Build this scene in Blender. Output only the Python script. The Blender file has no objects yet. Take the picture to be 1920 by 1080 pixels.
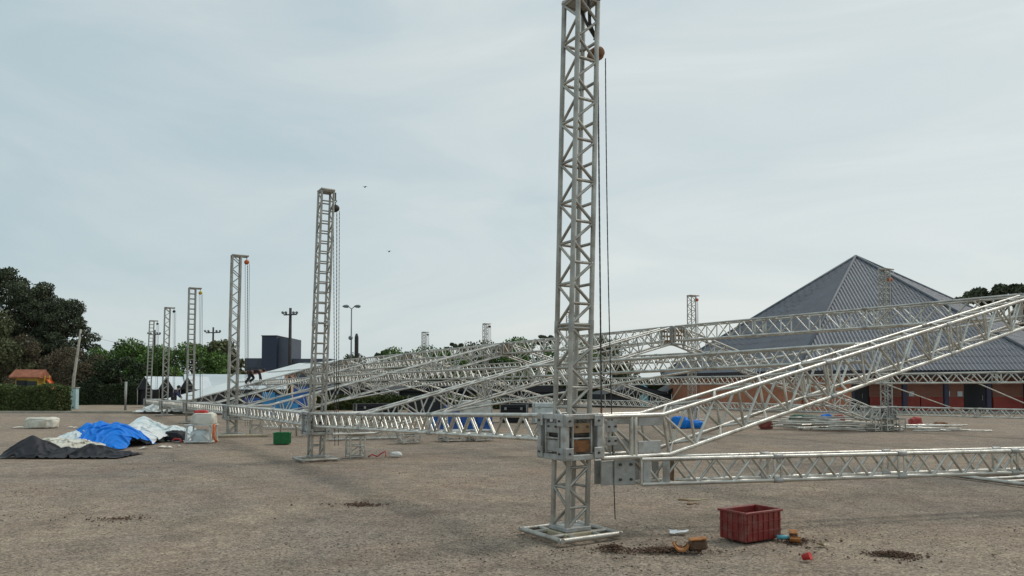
import bpy, bmesh, math, random
import numpy as np
from mathutils import Vector, Matrix, Quaternion, noise

random.seed(11)
rng = np.random.default_rng(11)
R = math.radians
scene = bpy.context.scene
col = scene.collection

# ------------------------------------------------------------------ camera
cam_d = bpy.data.cameras.new('camera')
cam = bpy.data.objects.new('camera', cam_d)
col.objects.link(cam)
cam.location = (0, 0, 1.64)
cam.rotation_euler = (R(90 + 2.0), 0, 0)
cam_d.sensor_width = 36
cam_d.lens = 26.06
cam_d.shift_y = 0.0706
cam_d.clip_end = 3000
scene.camera = cam

# ------------------------------------------------------------------ sky
SUN_EL, SUN_AZ = 52.0, 62.0      # azimuth measured from +Y (view direction) towards +X
world = bpy.data.worlds.new('World')
scene.world = world
world.use_nodes = True
wt = world.node_tree
for n in list(wt.nodes):
    wt.nodes.remove(n)
W = lambda t: wt.nodes.new(t)
wo = W('ShaderNodeOutputWorld'); wb = W('ShaderNodeBackground')
wb.inputs['Strength'].default_value = 0.1
sky = W('ShaderNodeTexSky'); sky.sky_type = 'NISHITA'; sky.sun_disc = False
sky.sun_elevation = R(SUN_EL); sky.sun_rotation = R(SUN_AZ)
sky.air_density = 1.2; sky.dust_density = 2.0
tc = W('ShaderNodeTexCoord')
# overcast veil: soft streaked cloud sheet over the blue
mp = W('ShaderNodeMapping'); mp.inputs['Scale'].default_value = (1.1, 1.1, 4.2)
mp.inputs['Rotation'].default_value = (0.12, 0.1, 0.5)
wt.links.new(tc.outputs['Generated'], mp.inputs['Vector'])
n1 = W('ShaderNodeTexNoise'); n1.inputs['Scale'].default_value = 1.7; n1.inputs['Detail'].default_value = 6
n1.inputs['Roughness'].default_value = 0.55; n1.inputs['Distortion'].default_value = 0.9
wt.links.new(mp.outputs['Vector'], n1.inputs['Vector'])
# brighter towards the side of the veiled sun
dotn = W('ShaderNodeVectorMath'); dotn.operation = 'DOT_PRODUCT'
wt.links.new(tc.outputs['Generated'], dotn.inputs[0])
dotn.inputs[1].default_value = (math.sin(R(SUN_AZ)) * 0.95, math.cos(R(SUN_AZ)) * 0.95, 0.2)
mr = W('ShaderNodeMapRange'); mr.inputs['From Min'].default_value = -0.3; mr.inputs['From Max'].default_value = 0.95
mr.inputs['To Min'].default_value = 0.0; mr.inputs['To Max'].default_value = 0.55
wt.links.new(dotn.outputs['Value'], mr.inputs['Value'])
mr2 = W('ShaderNodeMapRange'); mr2.inputs['From Min'].default_value = 0.3; mr2.inputs['From Max'].default_value = 0.72
mr2.inputs['To Min'].default_value = 0.0; mr2.inputs['To Max'].default_value = 0.46
wt.links.new(n1.outputs['Fac'], mr2.inputs['Value'])
addn = W('ShaderNodeMath'); addn.operation = 'ADD'; addn.use_clamp = True
wt.links.new(mr.outputs['Result'], addn.inputs[0]); wt.links.new(mr2.outputs['Result'], addn.inputs[1])
sepz = W('ShaderNodeSeparateXYZ'); wt.links.new(tc.outputs['Generated'], sepz.inputs[0])
mrz = W('ShaderNodeMapRange'); mrz.inputs['From Min'].default_value = 0.0; mrz.inputs['From Max'].default_value = 0.35
mrz.inputs['To Min'].default_value = 0.1; mrz.inputs['To Max'].default_value = 0.0
wt.links.new(sepz.outputs['Z'], mrz.inputs['Value'])
addz = W('ShaderNodeMath'); addz.operation = 'ADD'; addz.use_clamp = True
wt.links.new(addn.outputs['Value'], addz.inputs[0]); wt.links.new(mrz.outputs['Result'], addz.inputs[1])
ramp = W('ShaderNodeValToRGB')
ramp.color_ramp.elements[0].position = 0.0; ramp.color_ramp.elements[0].color = (0.395, 0.545, 0.605, 1)
ramp.color_ramp.elements[1].position = 1.0; ramp.color_ramp.elements[1].color = (0.80, 0.835, 0.815, 1)
wt.links.new(addz.outputs['Value'], ramp.inputs['Fac'])
sc10 = W('ShaderNodeVectorMath'); sc10.operation = 'SCALE'; sc10.inputs['Scale'].default_value = 10.0
wt.links.new(ramp.outputs['Color'], sc10.inputs[0])
mx = W('ShaderNodeMix'); mx.data_type = 'RGBA'; mx.inputs['Factor'].default_value = 0.88
wt.links.new(sky.outputs['Color'], mx.inputs['A']); wt.links.new(sc10.outputs['Vector'], mx.inputs['B'])
wt.links.new(mx.outputs['Result'], wb.inputs['Color'])
wt.links.new(wb.outputs['Background'], wo.inputs['Surface'])

# ------------------------------------------------------------------ sun (veiled)
sun_d = bpy.data.lights.new('sun', 'SUN')
sun_d.energy = 1.25; sun_d.angle = R(12); sun_d.color = (1.0, 0.96, 0.9)
sun = bpy.data.objects.new('sun', sun_d); col.objects.link(sun)
sd = Vector((math.sin(R(SUN_AZ)) * math.cos(R(SUN_EL)), math.cos(R(SUN_AZ)) * math.cos(R(SUN_EL)), math.sin(R(SUN_EL))))
sun.rotation_euler = sd.to_track_quat('Z', 'Y').to_euler()
sun.location = (0, 0, 40)

vs = scene.view_settings
vs.view_transform = 'Standard'; vs.look = 'None'; vs.gamma = 1.0; vs.use_curve_mapping = False
vs.exposure = 0.0

# ------------------------------------------------------------------ materials
def lin(r, g, b):
    f = lambda c: (c / 255 / 12.92) if c / 255 <= 0.04045 else ((c / 255 + 0.055) / 1.055) ** 2.4
    return (f(r), f(g), f(b), 1)

def material(name, color, rough=0.6, metal=0.0, var=0.25, scale=6.0, bump=0.0, bscale=40.0, rand=0.0,
             dirt=None, dirt_amt=0.0, dscale=3.0, island=0.0, trans=0.0, spec=0.5):
    """Principled with noise colour variation, optional dirt patches, bump, per object / per island variation."""
    m = bpy.data.materials.new(name); m.use_nodes = True
    nt = m.node_tree; N = nt.nodes; L = nt.links
    p = N['Principled BSDF']
    p.inputs['Roughness'].default_value = rough; p.inputs['Metallic'].default_value = metal
    p.inputs['Specular IOR Level'].default_value = spec
    if trans:
        p.inputs['Transmission Weight'].default_value = trans
    t = N.new('ShaderNodeTexCoord')
    geo = N.new('ShaderNodeNewGeometry')
    nz = N.new('ShaderNodeTexNoise'); nz.inputs['Scale'].default_value = scale; nz.inputs['Detail'].default_value = 5
    L.new(geo.outputs['Position'], nz.inputs['Vector'])
    hsv = N.new('ShaderNodeHueSaturation'); hsv.inputs['Color'].default_value = color
    v = N.new('ShaderNodeMapRange'); v.inputs['From Min'].default_value = 0.3; v.inputs['From Max'].default_value = 0.7
    v.inputs['To Min'].default_value = 1 - var; v.inputs['To Max'].default_value = 1 + var
    L.new(nz.outputs['Fac'], v.inputs['Value'])
    out = v.outputs['Result']
    def mul(a, src, amt):
        mr_ = N.new('ShaderNodeMapRange'); mr_.inputs['To Min'].default_value = 1 - amt; mr_.inputs['To Max'].default_value = 1 + amt
        L.new(src, mr_.inputs['Value'])
        mm = N.new('ShaderNodeMath'); mm.operation = 'MULTIPLY'
        L.new(a, mm.inputs[0]); L.new(mr_.outputs['Result'], mm.inputs[1])
        return mm.outputs['Value']
    if rand:
        oi = N.new('ShaderNodeObjectInfo'); out = mul(out, oi.outputs['Random'], rand)
    if island:
        out = mul(out, geo.outputs['Random Per Island'], island)
    L.new(out, hsv.inputs['Value'])
    cout = hsv.outputs['Color']
    if dirt:
        dn = N.new('ShaderNodeTexNoise'); dn.inputs['Scale'].default_value = dscale; dn.inputs['Detail'].default_value = 7
        dn.inputs['Roughness'].default_value = 0.65
        L.new(geo.outputs['Position'], dn.inputs['Vector'])
        dr = N.new('ShaderNodeMapRange'); dr.inputs['From Min'].default_value = 0.48; dr.inputs['From Max'].default_value = 0.68
        dr.inputs['To Max'].default_value = dirt_amt
        L.new(dn.outputs['Fac'], dr.inputs['Value'])
        mix = N.new('ShaderNodeMix'); mix.data_type = 'RGBA'
        L.new(dr.outputs['Result'], mix.inputs['Factor']); L.new(cout, mix.inputs['A'])
        mix.inputs['B'].default_value = dirt
        cout = mix.outputs['Result']
    L.new(cout, p.inputs['Base Color'])
    if bump:
        bn = N.new('ShaderNodeTexNoise'); bn.inputs['Scale'].default_value = bscale; bn.inputs['Detail'].default_value = 4
        L.new(geo.outputs['Position'], bn.inputs['Vector'])
        b = N.new('ShaderNodeBump'); b.inputs['Strength'].default_value = bump; b.inputs['Distance'].default_value = 0.02
        L.new(bn.outputs['Fac'], b.inputs['Height']); L.new(b.outputs['Normal'], p.inputs['Normal'])
    return m

M = {}
M['alu'] = material('aluminium', (0.62, 0.595, 0.535, 1), 0.36, 0.75, 0.16, 7, 0.15, 60, rand=0.16,
                    dirt=(0.2, 0.165, 0.125, 1), dirt_amt=0.6, dscale=5)
M['alu_tower'] = material('weathered_aluminium', (0.42, 0.4, 0.355, 1), 0.43, 0.65, 0.2, 5, 0.2, 60, rand=0.1,
                          dirt=(0.17, 0.13, 0.09, 1), dirt_amt=0.55, dscale=3)
M['alu_dull'] = material('dull_aluminium', (0.6, 0.585, 0.535, 1), 0.38, 0.7, 0.18, 5, 0.15, 60, rand=0.16,
                    dirt=(0.18, 0.15, 0.11, 1), dirt_amt=0.5, dscale=3)
M['alu_plate'] = material('aluminium_plate', (0.42, 0.42, 0.40, 1), 0.5, 0.4, 0.2, 9, 0.2, 50, rand=0.15,
                          dirt=(0.2, 0.14, 0.09, 1), dirt_amt=0.6, dscale=6)
M['steel'] = material('dark_steel', (0.07, 0.065, 0.06, 1), 0.55, 0.5, 0.2, 20)
M['rust'] = material('rusty_steel', (0.26, 0.115, 0.045, 1), 0.8, 0.1, 0.35, 18, 0.3, 90, dirt=(0.08, 0.035, 0.02, 1), dirt_amt=0.7, dscale=10)
M['roller'] = material('worn_roller', (0.27, 0.17, 0.095, 1), 0.7, 0.0, 0.25, 14, 0.2, 60, rand=0.25)
M['orange'] = material('orange_paint', (0.62, 0.14, 0.03, 1), 0.5, 0.0, 0.15, 10)
M['yellow'] = material('yellow_paint', (0.62, 0.42, 0.05, 1), 0.5, 0.0, 0.15, 10)
M['red_cloth'] = material('faded_red_cloth', (0.4, 0.07, 0.06, 1), 0.8, 0, 0.2, 8)
M['red'] = material('red_plastic', (0.55, 0.035, 0.03, 1), 0.45, 0, 0.15, 10)
M['red_crate'] = material('red_crate_plastic', (0.22, 0.03, 0.025, 1), 0.42, 0, 0.2, 8, 0.1, 60, dirt=(0.3, 0.17, 0.13, 1), dirt_amt=0.6, dscale=7)
M['blue_tarp'] = material('blue_tarpaulin', (0.006, 0.2, 0.72, 1), 0.55, 0, 0.12, 3, 0.25, 14, spec=0.3)
M['blue'] = material('blue_plastic', (0.02, 0.1, 0.36, 1), 0.5, 0, 0.2, 5, rand=0.2)
M['light_blue'] = material('light_blue_sheet', (0.04, 0.24, 0.5, 1), 0.5, 0, 0.35, 2.5, 0.2, 8)
M['black_tarp'] = material('black_tarpaulin', (0.014, 0.014, 0.019, 1), 0.65, 0, 0.25, 4, 0.3, 12)
M['white_tarp'] = material('white_tarpaulin', (0.76, 0.78, 0.76, 1), 0.5, 0, 0.08, 3, 0.25, 10, dirt=(0.42, 0.38, 0.3, 1), dirt_amt=0.4, dscale=2.5)
M['cream_tarp'] = material('cream_canvas', (0.7, 0.67, 0.57, 1), 0.7, 0, 0.1, 4, 0.25, 10, dirt=(0.35, 0.28, 0.18, 1), dirt_amt=0.5, dscale=3)
M['mint_tarp'] = material('pale_grey_tarpaulin', (0.68, 0.74, 0.73, 1), 0.5, 0, 0.1, 3, 0.25, 10, dirt=(0.4, 0.38, 0.32, 1), dirt_amt=0.35, dscale=2.5)
M['white'] = material('white_plastic', (0.68, 0.68, 0.64, 1), 0.5, 0, 0.1, 6, dirt=(0.4, 0.33, 0.24, 1), dirt_amt=0.4, dscale=5)
M['green_cloth'] = material('dark_green_cloth', (0.02, 0.085, 0.05, 1), 0.8, 0, 0.2, 8)
M['green'] = material('green_plastic', (0.012, 0.17, 0.05, 1), 0.5, 0, 0.2, 8)
M['soil'] = material('dark_soil', (0.12, 0.068, 0.042, 1), 0.95, 0, 0.35, 25, 0.6, 70, island=0.3)
M['wood'] = material('splintered_wood', (0.3, 0.2, 0.11, 1), 0.8, 0, 0.3, 20, 0.3, 70)
M['pale_wood'] = material('pale_wood', (0.48, 0.4, 0.27, 1), 0.8, 0, 0.2, 20)
M['paper'] = material('white_paper', (0.72, 0.75, 0.76, 1), 0.7, 0, 0.06, 10)
M['skin'] = material('skin', (0.34, 0.19, 0.12, 1), 0.6, 0, 0.1, 10)
M['cloth_dark'] = material('dark_purple_cloth', (0.03, 0.018, 0.03, 1), 0.9, 0, 0.2, 12)
M['cloth_navy'] = material('navy_cloth', (0.02, 0.022, 0.06, 1), 0.9, 0, 0.2, 12)
M['cloth_black'] = material('black_cloth', (0.02, 0.02, 0.024, 1), 0.9, 0, 0.2, 12)
M['hair'] = material('dark_hair', (0.015, 0.012, 0.01, 1), 0.7)
M['bark'] = material('bark', (0.11, 0.085, 0.065, 1), 0.9, 0, 0.35, 8, 0.6, 20)
M['pale_bark'] = material('pale_bark', (0.42, 0.39, 0.33, 1), 0.8, 0, 0.25, 4, 0.4, 20)
M['leaf_dark'] = material('dark_conifer_needles', (0.085, 0.1, 0.06, 1), 0.8, 0, 0.35, 0.45, island=0.5, spec=0.2)
M['leaf_mid'] = material('broadleaf_foliage', (0.115, 0.195, 0.05, 1), 0.75, 0, 0.35, 0.5, island=0.5, spec=0.25)
M['leaf_olive'] = material('olive_foliage', (0.12, 0.13, 0.065, 1), 0.75, 0, 0.35, 0.5, island=0.5, spec=0.25)
M['leaf_brown'] = material('dry_brown_twigs', (0.135, 0.115, 0.075, 1), 0.9, 0, 0.3, 0.6, island=0.4, spec=0.2)
M['leaf_hedge'] = material('clipped_hedge_foliage', (0.1, 0.125, 0.045, 1), 0.8, 0, 0.3, 0.8, island=0.5, spec=0.2)
M['leaf_hedge2'] = material('dark_hedge_foliage', (0.05, 0.068, 0.034, 1), 0.8, 0, 0.3, 0.8, island=0.5, spec=0.2)
M['navy_wall'] = material('navy_cladding', (0.03, 0.042, 0.072, 1), 0.6, 0, 0.12, 0.4)
M['navy_wall2'] = material('slate_cladding', (0.075, 0.09, 0.12, 1), 0.6, 0, 0.12, 0.4)
M['glass'] = material('dark_window_glass', (0.02, 0.025, 0.03, 1), 0.12, 0, 0.1, 1)
M['tile'] = material('clay_roof_tile', (0.3, 0.105, 0.055, 1), 0.8, 0, 0.3, 3, 0.4, 6)
M['cream_wall'] = material('cream_render', (0.5, 0.36, 0.22, 1), 0.8, 0, 0.15, 1)
M['yellow_wall'] = material('yellow_boards', (0.5, 0.36, 0.06, 1), 0.7, 0, 0.15, 2)
M['tent_white'] = material('white_tent_canvas', (0.62, 0.68, 0.7, 1), 0.55, 0, 0.06, 1)
M['tent_dark'] = material('dark_tent_canvas', (0.02, 0.021, 0.026, 1), 0.7, 0, 0.2, 1)
M['concrete'] = material('concrete', (0.36, 0.36, 0.33, 1), 0.85, 0, 0.2, 3, 0.3, 20)
M['pole_dark'] = material('dark_wood_pole', (0.045, 0.04, 0.038, 1), 0.8, 0, 0.2, 2)
M['pole_grey'] = material('grey_lamp_pole', (0.2, 0.22, 0.23, 1), 0.6, 0.2, 0.1, 2)
M['cabinet'] = material('pale_green_cabinet', (0.4, 0.55, 0.55, 1), 0.6, 0, 0.1, 2)
M['roof_slate'] = material('slate_blue_roof_tiles', (0.125, 0.135, 0.155, 1), 0.6, 0.0, 0.16, 0.6, 0.0, 10,
                           dirt=(0.15, 0.145, 0.155, 1), dirt_amt=0.5, dscale=0.35)
M['hip'] = material('roof_hip_cap', (0.14, 0.15, 0.17, 1), 0.6, 0, 0.15, 2)
M['fascia'] = material('dark_fascia', (0.035, 0.03, 0.035, 1), 0.7, 0, 0.15, 1)
M['navy_col'] = material('navy_column', (0.045, 0.045, 0.075, 1), 0.7, 0, 0.15, 2)
M['door_dark'] = material('dark_door', (0.012, 0.012, 0.015, 1), 0.5, 0, 0.1, 2)
M['red_dado'] = material('red_painted_dado', (0.4, 0.07, 0.05, 1), 0.7, 0, 0.2, 1.5)
M['kerb'] = material('pale_concrete_kerb', (0.36, 0.33, 0.27, 1), 0.9, 0, 0.2, 2)

def brick_material(name, c1, c2):
    m = bpy.data.materials.new(name); m.use_nodes = True
    N = m.node_tree.nodes; L = m.node_tree.links; p = N['Principled BSDF']
    p.inputs['Roughness'].default_value = 0.85
    t = N.new('ShaderNodeTexCoord'); mp_ = N.new('ShaderNodeMapping'); mp_.inputs['Rotation'].default_value = (R(90), 0, 0)
    L.new(t.outputs['Object'], mp_.inputs['Vector'])
    b = N.new('ShaderNodeTexBrick'); b.inputs['Scale'].default_value = 1.0
    b.inputs['Brick Width'].default_value = 0.24; b.inputs['Row Height'].default_value = 0.085
    b.inputs['Mortar Size'].default_value = 0.012
    b.inputs['Color1'].default_value = c1; b.inputs['Color2'].default_value = c2
    b.inputs['Mortar'].default_value = (0.3, 0.24, 0.19, 1)
    L.new(mp_.outputs['Vector'], b.inputs['Vector'])
    nz = N.new('ShaderNodeTexNoise'); nz.inputs['Scale'].default_value = 0.9; nz.inputs['Detail'].default_value = 6
    L.new(t.outputs['Object'], nz.inputs['Vector'])
    hs = N.new('ShaderNodeHueSaturation'); v = N.new('ShaderNodeMapRange')
    v.inputs['To Min'].default_value = 0.6; v.inputs['To Max'].default_value = 1.4
    L.new(nz.outputs['Fac'], v.inputs['Value']); L.new(v.outputs['Result'], hs.inputs['Value'])
    L.new(b.outputs['Color'], hs.inputs['Color']); L.new(hs.outputs['Color'], p.inputs['Base Color'])
    return m
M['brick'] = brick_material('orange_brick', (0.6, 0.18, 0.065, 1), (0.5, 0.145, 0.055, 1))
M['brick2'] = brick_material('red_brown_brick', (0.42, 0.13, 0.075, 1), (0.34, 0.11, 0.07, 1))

def ground_material():
    m = bpy.data.materials.new('gravel_ground'); m.use_nodes = True
    N = m.node_tree.nodes; L = m.node_tree.links; p = N['Principled BSDF']
    p.inputs['Roughness'].default_value = 0.95; p.inputs['Specular IOR Level'].default_value = 0.2
    g = N.new('ShaderNodeNewGeometry')
    def nz(scale, det, rough=0.55, dist=0.0):
        n = N.new('ShaderNodeTexNoise'); n.inputs['Scale'].default_value = scale; n.inputs['Detail'].default_value = det
        n.inputs['Roughness'].default_value = rough; n.inputs['Distortion'].default_value = dist
        L.new(g.outputs['Position'], n.inputs['Vector']); return n.outputs['Fac']
    def rng_(src, a, b, c, d):
        r = N.new('ShaderNodeMapRange'); r.inputs['From Min'].default_value = a; r.inputs['From Max'].default_value = b
        r.inputs['To Min'].default_value = c; r.inputs['To Max'].default_value = d
        L.new(src, r.inputs['Value']); return r.outputs['Result']
    def mixc(f, a, b):
        x = N.new('ShaderNodeMix'); x.data_type = 'RGBA'
        if isinstance(f, float): x.inputs['Factor'].default_value = f
        else: L.new(f, x.inputs['Factor'])
        for k, s in (('A', a), ('B', b)):
            if isinstance(s, tuple): x.inputs[k].default_value = s
            else: L.new(s, x.inputs[k])
        return x.outputs['Result']
    def math_(op, a, b):
        x = N.new('ShaderNodeMath'); x.operation = op
        for i, s in enumerate((a, b)):
            if isinstance(s, (int, float)): x.inputs[i].default_value = s
            else: L.new(s, x.inputs[i])
        return x.outputs['Value']
    c = mixc(rng_(nz(0.22, 5, 0.6, 0.8), 0.4, 0.62, 0, 1), (0.345, 0.27, 0.2, 1), (0.27, 0.22, 0.178, 1))
    c = mixc(rng_(nz(0.55, 6, 0.65, 0.5), 0.48, 0.68, 0, 0.7), c, (0.31, 0.222, 0.16, 1))     # reddish earth patches
    c = mixc(rng_(nz(0.9, 6, 0.7), 0.52, 0.74, 0, 0.35), c, (0.185, 0.155, 0.128, 1))           # packed dark gravel
    # wheel tracks: arcs where vehicles turned, and long straight runs
    sep = N.new('ShaderNodeSeparateXYZ'); L.new(g.outputs['Position'], sep.inputs[0])
    wob = rng_(nz(0.5, 3), 0.3, 0.7, -0.2, 0.2)
    def arc(cx, cy, rad, wid):
        dx = math_('SUBTRACT', sep.outputs['X'], cx); dy = math_('SUBTRACT', sep.outputs['Y'], cy)
        d = math_('SQRT', math_('ADD', math_('MULTIPLY', dx, dx), math_('MULTIPLY', dy, dy)), 0.0)
        d = math_('ABSOLUTE', math_('SUBTRACT', math_('ADD', d, wob), rad), 0.0)
        return rng_(d, 0.0, wid, 1.0, 0.0)
    tr = arc(-8.5, 9.3, 4.5, 0.42)
    for a in ((-8.5, 9.3, 2.8, 0.35), (0.0, 300.0, 284.2, 0.35), (0.0, 300.0, 282.5, 0.3), (154.0, 134.8, 200.0, 0.45), (154.0, 134.8, 198.3, 0.4), (6.0, -6.0, 17.4, 0.4), (30.0, 20.0, 24.0, 0.4), (30.0, 20.0, 25.8, 0.4), (2.0, 40.0, 14.0, 0.5), (2.0, 40.0, 16.0, 0.5)):
        tr = math_('MAXIMUM', tr, arc(*a))
    tr = math_('MULTIPLY', tr, rng_(nz(0.7, 4), 0.36, 0.62, 0.05, 0.45))
    c = mixc(tr, c, (0.165, 0.13, 0.1, 1))
    # stone speckle
    vor = N.new('ShaderNodeTexVoronoi'); vor.inputs['Scale'].default_value = 52.0
    L.new(g.outputs['Position'], vor.inputs['Vector'])
    sepc = N.new('ShaderNodeSeparateColor'); L.new(vor.outputs['Color'], sepc.inputs[0])
    f1 = rng_(sepc.outputs['Red'], 0, 1, 0.55, 1.45)
    f2 = rng_(nz(24, 5, 0.8), 0.3, 0.7, 0.66, 1.34)
    f = math_('MULTIPLY', math_('MULTIPLY', f1, f2), rng_(nz(2.6, 7, 0.72, 0.4), 0.3, 0.7, 0.72, 1.2))
    hs = N.new('ShaderNodeHueSaturation'); L.new(c, hs.inputs['Color']); L.new(f, hs.inputs['Value'])
    L.new(hs.outputs['Color'], p.inputs['Base Color'])
    b = N.new('ShaderNodeBump'); b.inputs['Strength'].default_value = 0.8; b.inputs['Distance'].default_value = 0.014
    h = math_('ADD', math_('MULTIPLY', sepc.outputs['Green'], 0.5), math_('MULTIPLY', nz(26, 6, 0.75), 1.0))
    L.new(h, b.inputs['Height']); L.new(b.outputs['Normal'], p.inputs['Normal'])
    return m
M['ground'] = ground_material()
M['pebble'] = material('loose_gravel', (0.32, 0.27, 0.215, 1), 0.9, 0, 0.3, 0.6, island=0.6, spec=0.2)
M['lane'] = material('pale_dirt_lane', (0.3, 0.235, 0.165, 1), 0.95, 0, 0.25, 0.8, 0.5, 12, dirt=(0.2, 0.13, 0.09, 1), dirt_amt=0.5, dscale=0.5)

# ------------------------------------------------------------------ helpers
def tag(o, label=None, cat=None, group=None, kind=None):
    if label: o['label'] = label
    if cat: o['category'] = cat
    if group: o['group'] = group
    if kind: o['kind'] = kind
    return o

def link(o, parent=None):
    col.objects.link(o)
    if parent: o.parent = parent
    return o

def thing(name, label, cat, loc=(0, 0, 0), group=None, rz=0.0):
    e = bpy.data.objects.new(name, None); e.empty_display_size = 0.2
    e.location = loc; e.rotation_euler = (0, 0, rz)
    link(e)
    return tag(e, label, cat, group)

def mesh_obj(name, verts, faces, mat, parent=None, smooth=False):
    me = bpy.data.meshes.new(name)
    me.from_pydata([tuple(v) for v in verts], [], faces)
    if isinstance(mat, (list, tuple)):
        for x in mat: me.materials.append(M[x])
    else:
        me.materials.append(M[mat])
    if smooth:
        me.polygons.foreach_set('use_smooth', [True] * len(me.polygons))
    me.update()
    return link(bpy.data.objects.new(name, me), parent)

_tubes = {}
def tube_mesh(mat, seg=8):
    k = (mat, seg)
    if k not in _tubes:
        v, f = [], []
        for z in (0, 1):
            for i in range(seg):
                a = 2 * math.pi * i / seg
                v.append((math.cos(a), math.sin(a), z))
        for i in range(seg):
            j = (i + 1) % seg
            f.append((i, j, seg + j, seg + i))
        f.append(tuple(range(seg - 1, -1, -1))); f.append(tuple(range(seg, 2 * seg)))
        me = bpy.data.meshes.new('tube_' + mat); me.from_pydata(v, [], f); me.materials.append(M[mat])
        for p in me.polygons: p.use_smooth = len(p.vertices) == 4
        me.update(); _tubes[k] = me
    return _tubes[k]

def tube(name, a, b, r, mat, parent=None, seg=8):
    """A shared unit tube stretched from a to b (coordinates in the parent's frame)."""
    a, b = Vector(a), Vector(b); d = b - a
    o = bpy.data.objects.new(name, tube_mesh(mat, seg))
    o.location = a; o.rotation_mode = 'QUATERNION'
    o.rotation_quaternion = d.to_track_quat('Z', 'Y'); o.scale = (r, r, d.length)
    return link(o, parent)

_boxes = {}
def box_mesh(size, mat, bev=0.006):
    k = (tuple(round(s, 4) for s in size), mat, bev)
    if k not in _boxes:
        bm = bmesh.new(); bmesh.ops.create_cube(bm, size=1)
        bmesh.ops.scale(bm, vec=size, verts=bm.verts)
        b = min(bev, min(size) * 0.3)
        if b > 0.0005:
            bmesh.ops.bevel(bm, geom=list(bm.edges), offset=b, segments=1, affect='EDGES')
        me = bpy.data.meshes.new('box_' + mat); bm.to_mesh(me); bm.free(); me.materials.append(M[mat]); _boxes[k] = me
    return _boxes[k]

def box(name, c, size, mat, parent=None, axes=None, bev=0.006):
    """Bevelled box centred at c; axes = (ex, ey, ez) unit vectors."""
    o = bpy.data.objects.new(name, box_mesh(size, mat, bev))
    o.location = c
    if axes:
        o.rotation_mode = 'QUATERNION'
        o.rotation_quaternion = Matrix(axes).transposed().to_quaternion()
    return link(o, parent)

def joined_tubes(name, segs, mat, parent=None, nseg=5):
    """Many small tubes in one mesh: [(a, b, r), ...]"""
    V, F = [], []
    for a, b, r in segs:
        a, b = Vector(a), Vector(b)
        q = (b - a).to_track_quat('Z', 'Y'); o = len(V)
        ring = [q @ Vector((r * math.cos(2 * math.pi * i / nseg), r * math.sin(2 * math.pi * i / nseg), 0)) for i in range(nseg)]
        V += [a + x for x in ring] + [b + x for x in ring]
        for i in range(nseg):
            j = (i + 1) % nseg
            F.append((o + i, o + j, o + nseg + j, o + nseg + i))
    return mesh_obj(name, V, F, mat, parent, smooth=True)

def poly_tube(name, pts, radii, mat, parent=None, seg=8):
    """Tapered tube through a list of points, one mesh."""
    V, F = [], []
    n = len(pts); pts = [Vector(p) for p in pts]
    for k in range(n):
        d = (pts[min(k + 1, n - 1)] - pts[max(k - 1, 0)])
        q = d.to_track_quat('Z', 'Y'); r = radii[k] if isinstance(radii, (list, tuple)) else radii
        for i in range(seg):
            a = 2 * math.pi * i / seg
            V.append(pts[k] + q @ Vector((r * math.cos(a), r * math.sin(a), 0)))
    for k in range(n - 1):
        for i in range(seg):
            j = (i + 1) % seg
            F.append((k * seg + i, k * seg + j, (k + 1) * seg + j, (k + 1) * seg + i))
    F.append(tuple(range(seg - 1, -1, -1))); F.append(tuple(range((n - 1) * seg, n * seg)))
    return mesh_obj(name, V, F, mat, parent, smooth=True)

def lathe(name, prof, mat, parent=None, seg=16):
    V, F = [], []
    for r, z in prof:
        for i in range(seg):
            a = 2 * math.pi * i / seg; V.append((r * math.cos(a), r * math.sin(a), z))
    for k in range(len(prof) - 1):
        for i in range(seg):
            j = (i + 1) % seg; F.append((k * seg + i, k * seg + j, (k + 1) * seg + j, (k + 1) * seg + i))
    F.append(tuple(range(seg - 1, -1, -1))); F.append(tuple(range((len(prof) - 1) * seg, len(prof) * seg)))
    return mesh_obj(name, V, F, mat, parent, True)

def face_members(c0, c1, n, pattern):
    """Web members between two chords c0(t), c1(t)."""
    out = []; N2 = 2 * n
    ch = (c0, c1)
    if pattern in ('warren', 'warren_rung', 'warren_rung_odd', 'warren_post'):
        for k in range(N2):
            out.append((ch[k % 2](k / N2), ch[(k + 1) % 2]((k + 1) / N2)))
        if pattern == 'warren_rung':
            for k in range(2, N2 - 1, 2): out.append((c0(k / N2), c1(k / N2)))
        if pattern == 'warren_rung_odd':
            for k in range(1, N2 - 1, 2): out.append((c0(k / N2), c1(k / N2)))
        if pattern == 'warren_post':
            for k in range(1, N2, 2): out.append((c0(k / N2), c1(k / N2)))
    if pattern == 'n_type':
        for k in range(n):
            out.append((c0(k / n), c1((k + 1) / n)))
            if k: out.append((c0(k / n), c1(k / n)))
    if pattern == 'ladder':
        for k in range(1, N2): out.append((c0(k / N2), c1(k / N2)))
    if pattern == 'cross':
        for k in range(1, n): out.append((c0(k / n), c1(k / n)))
    return out

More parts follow.
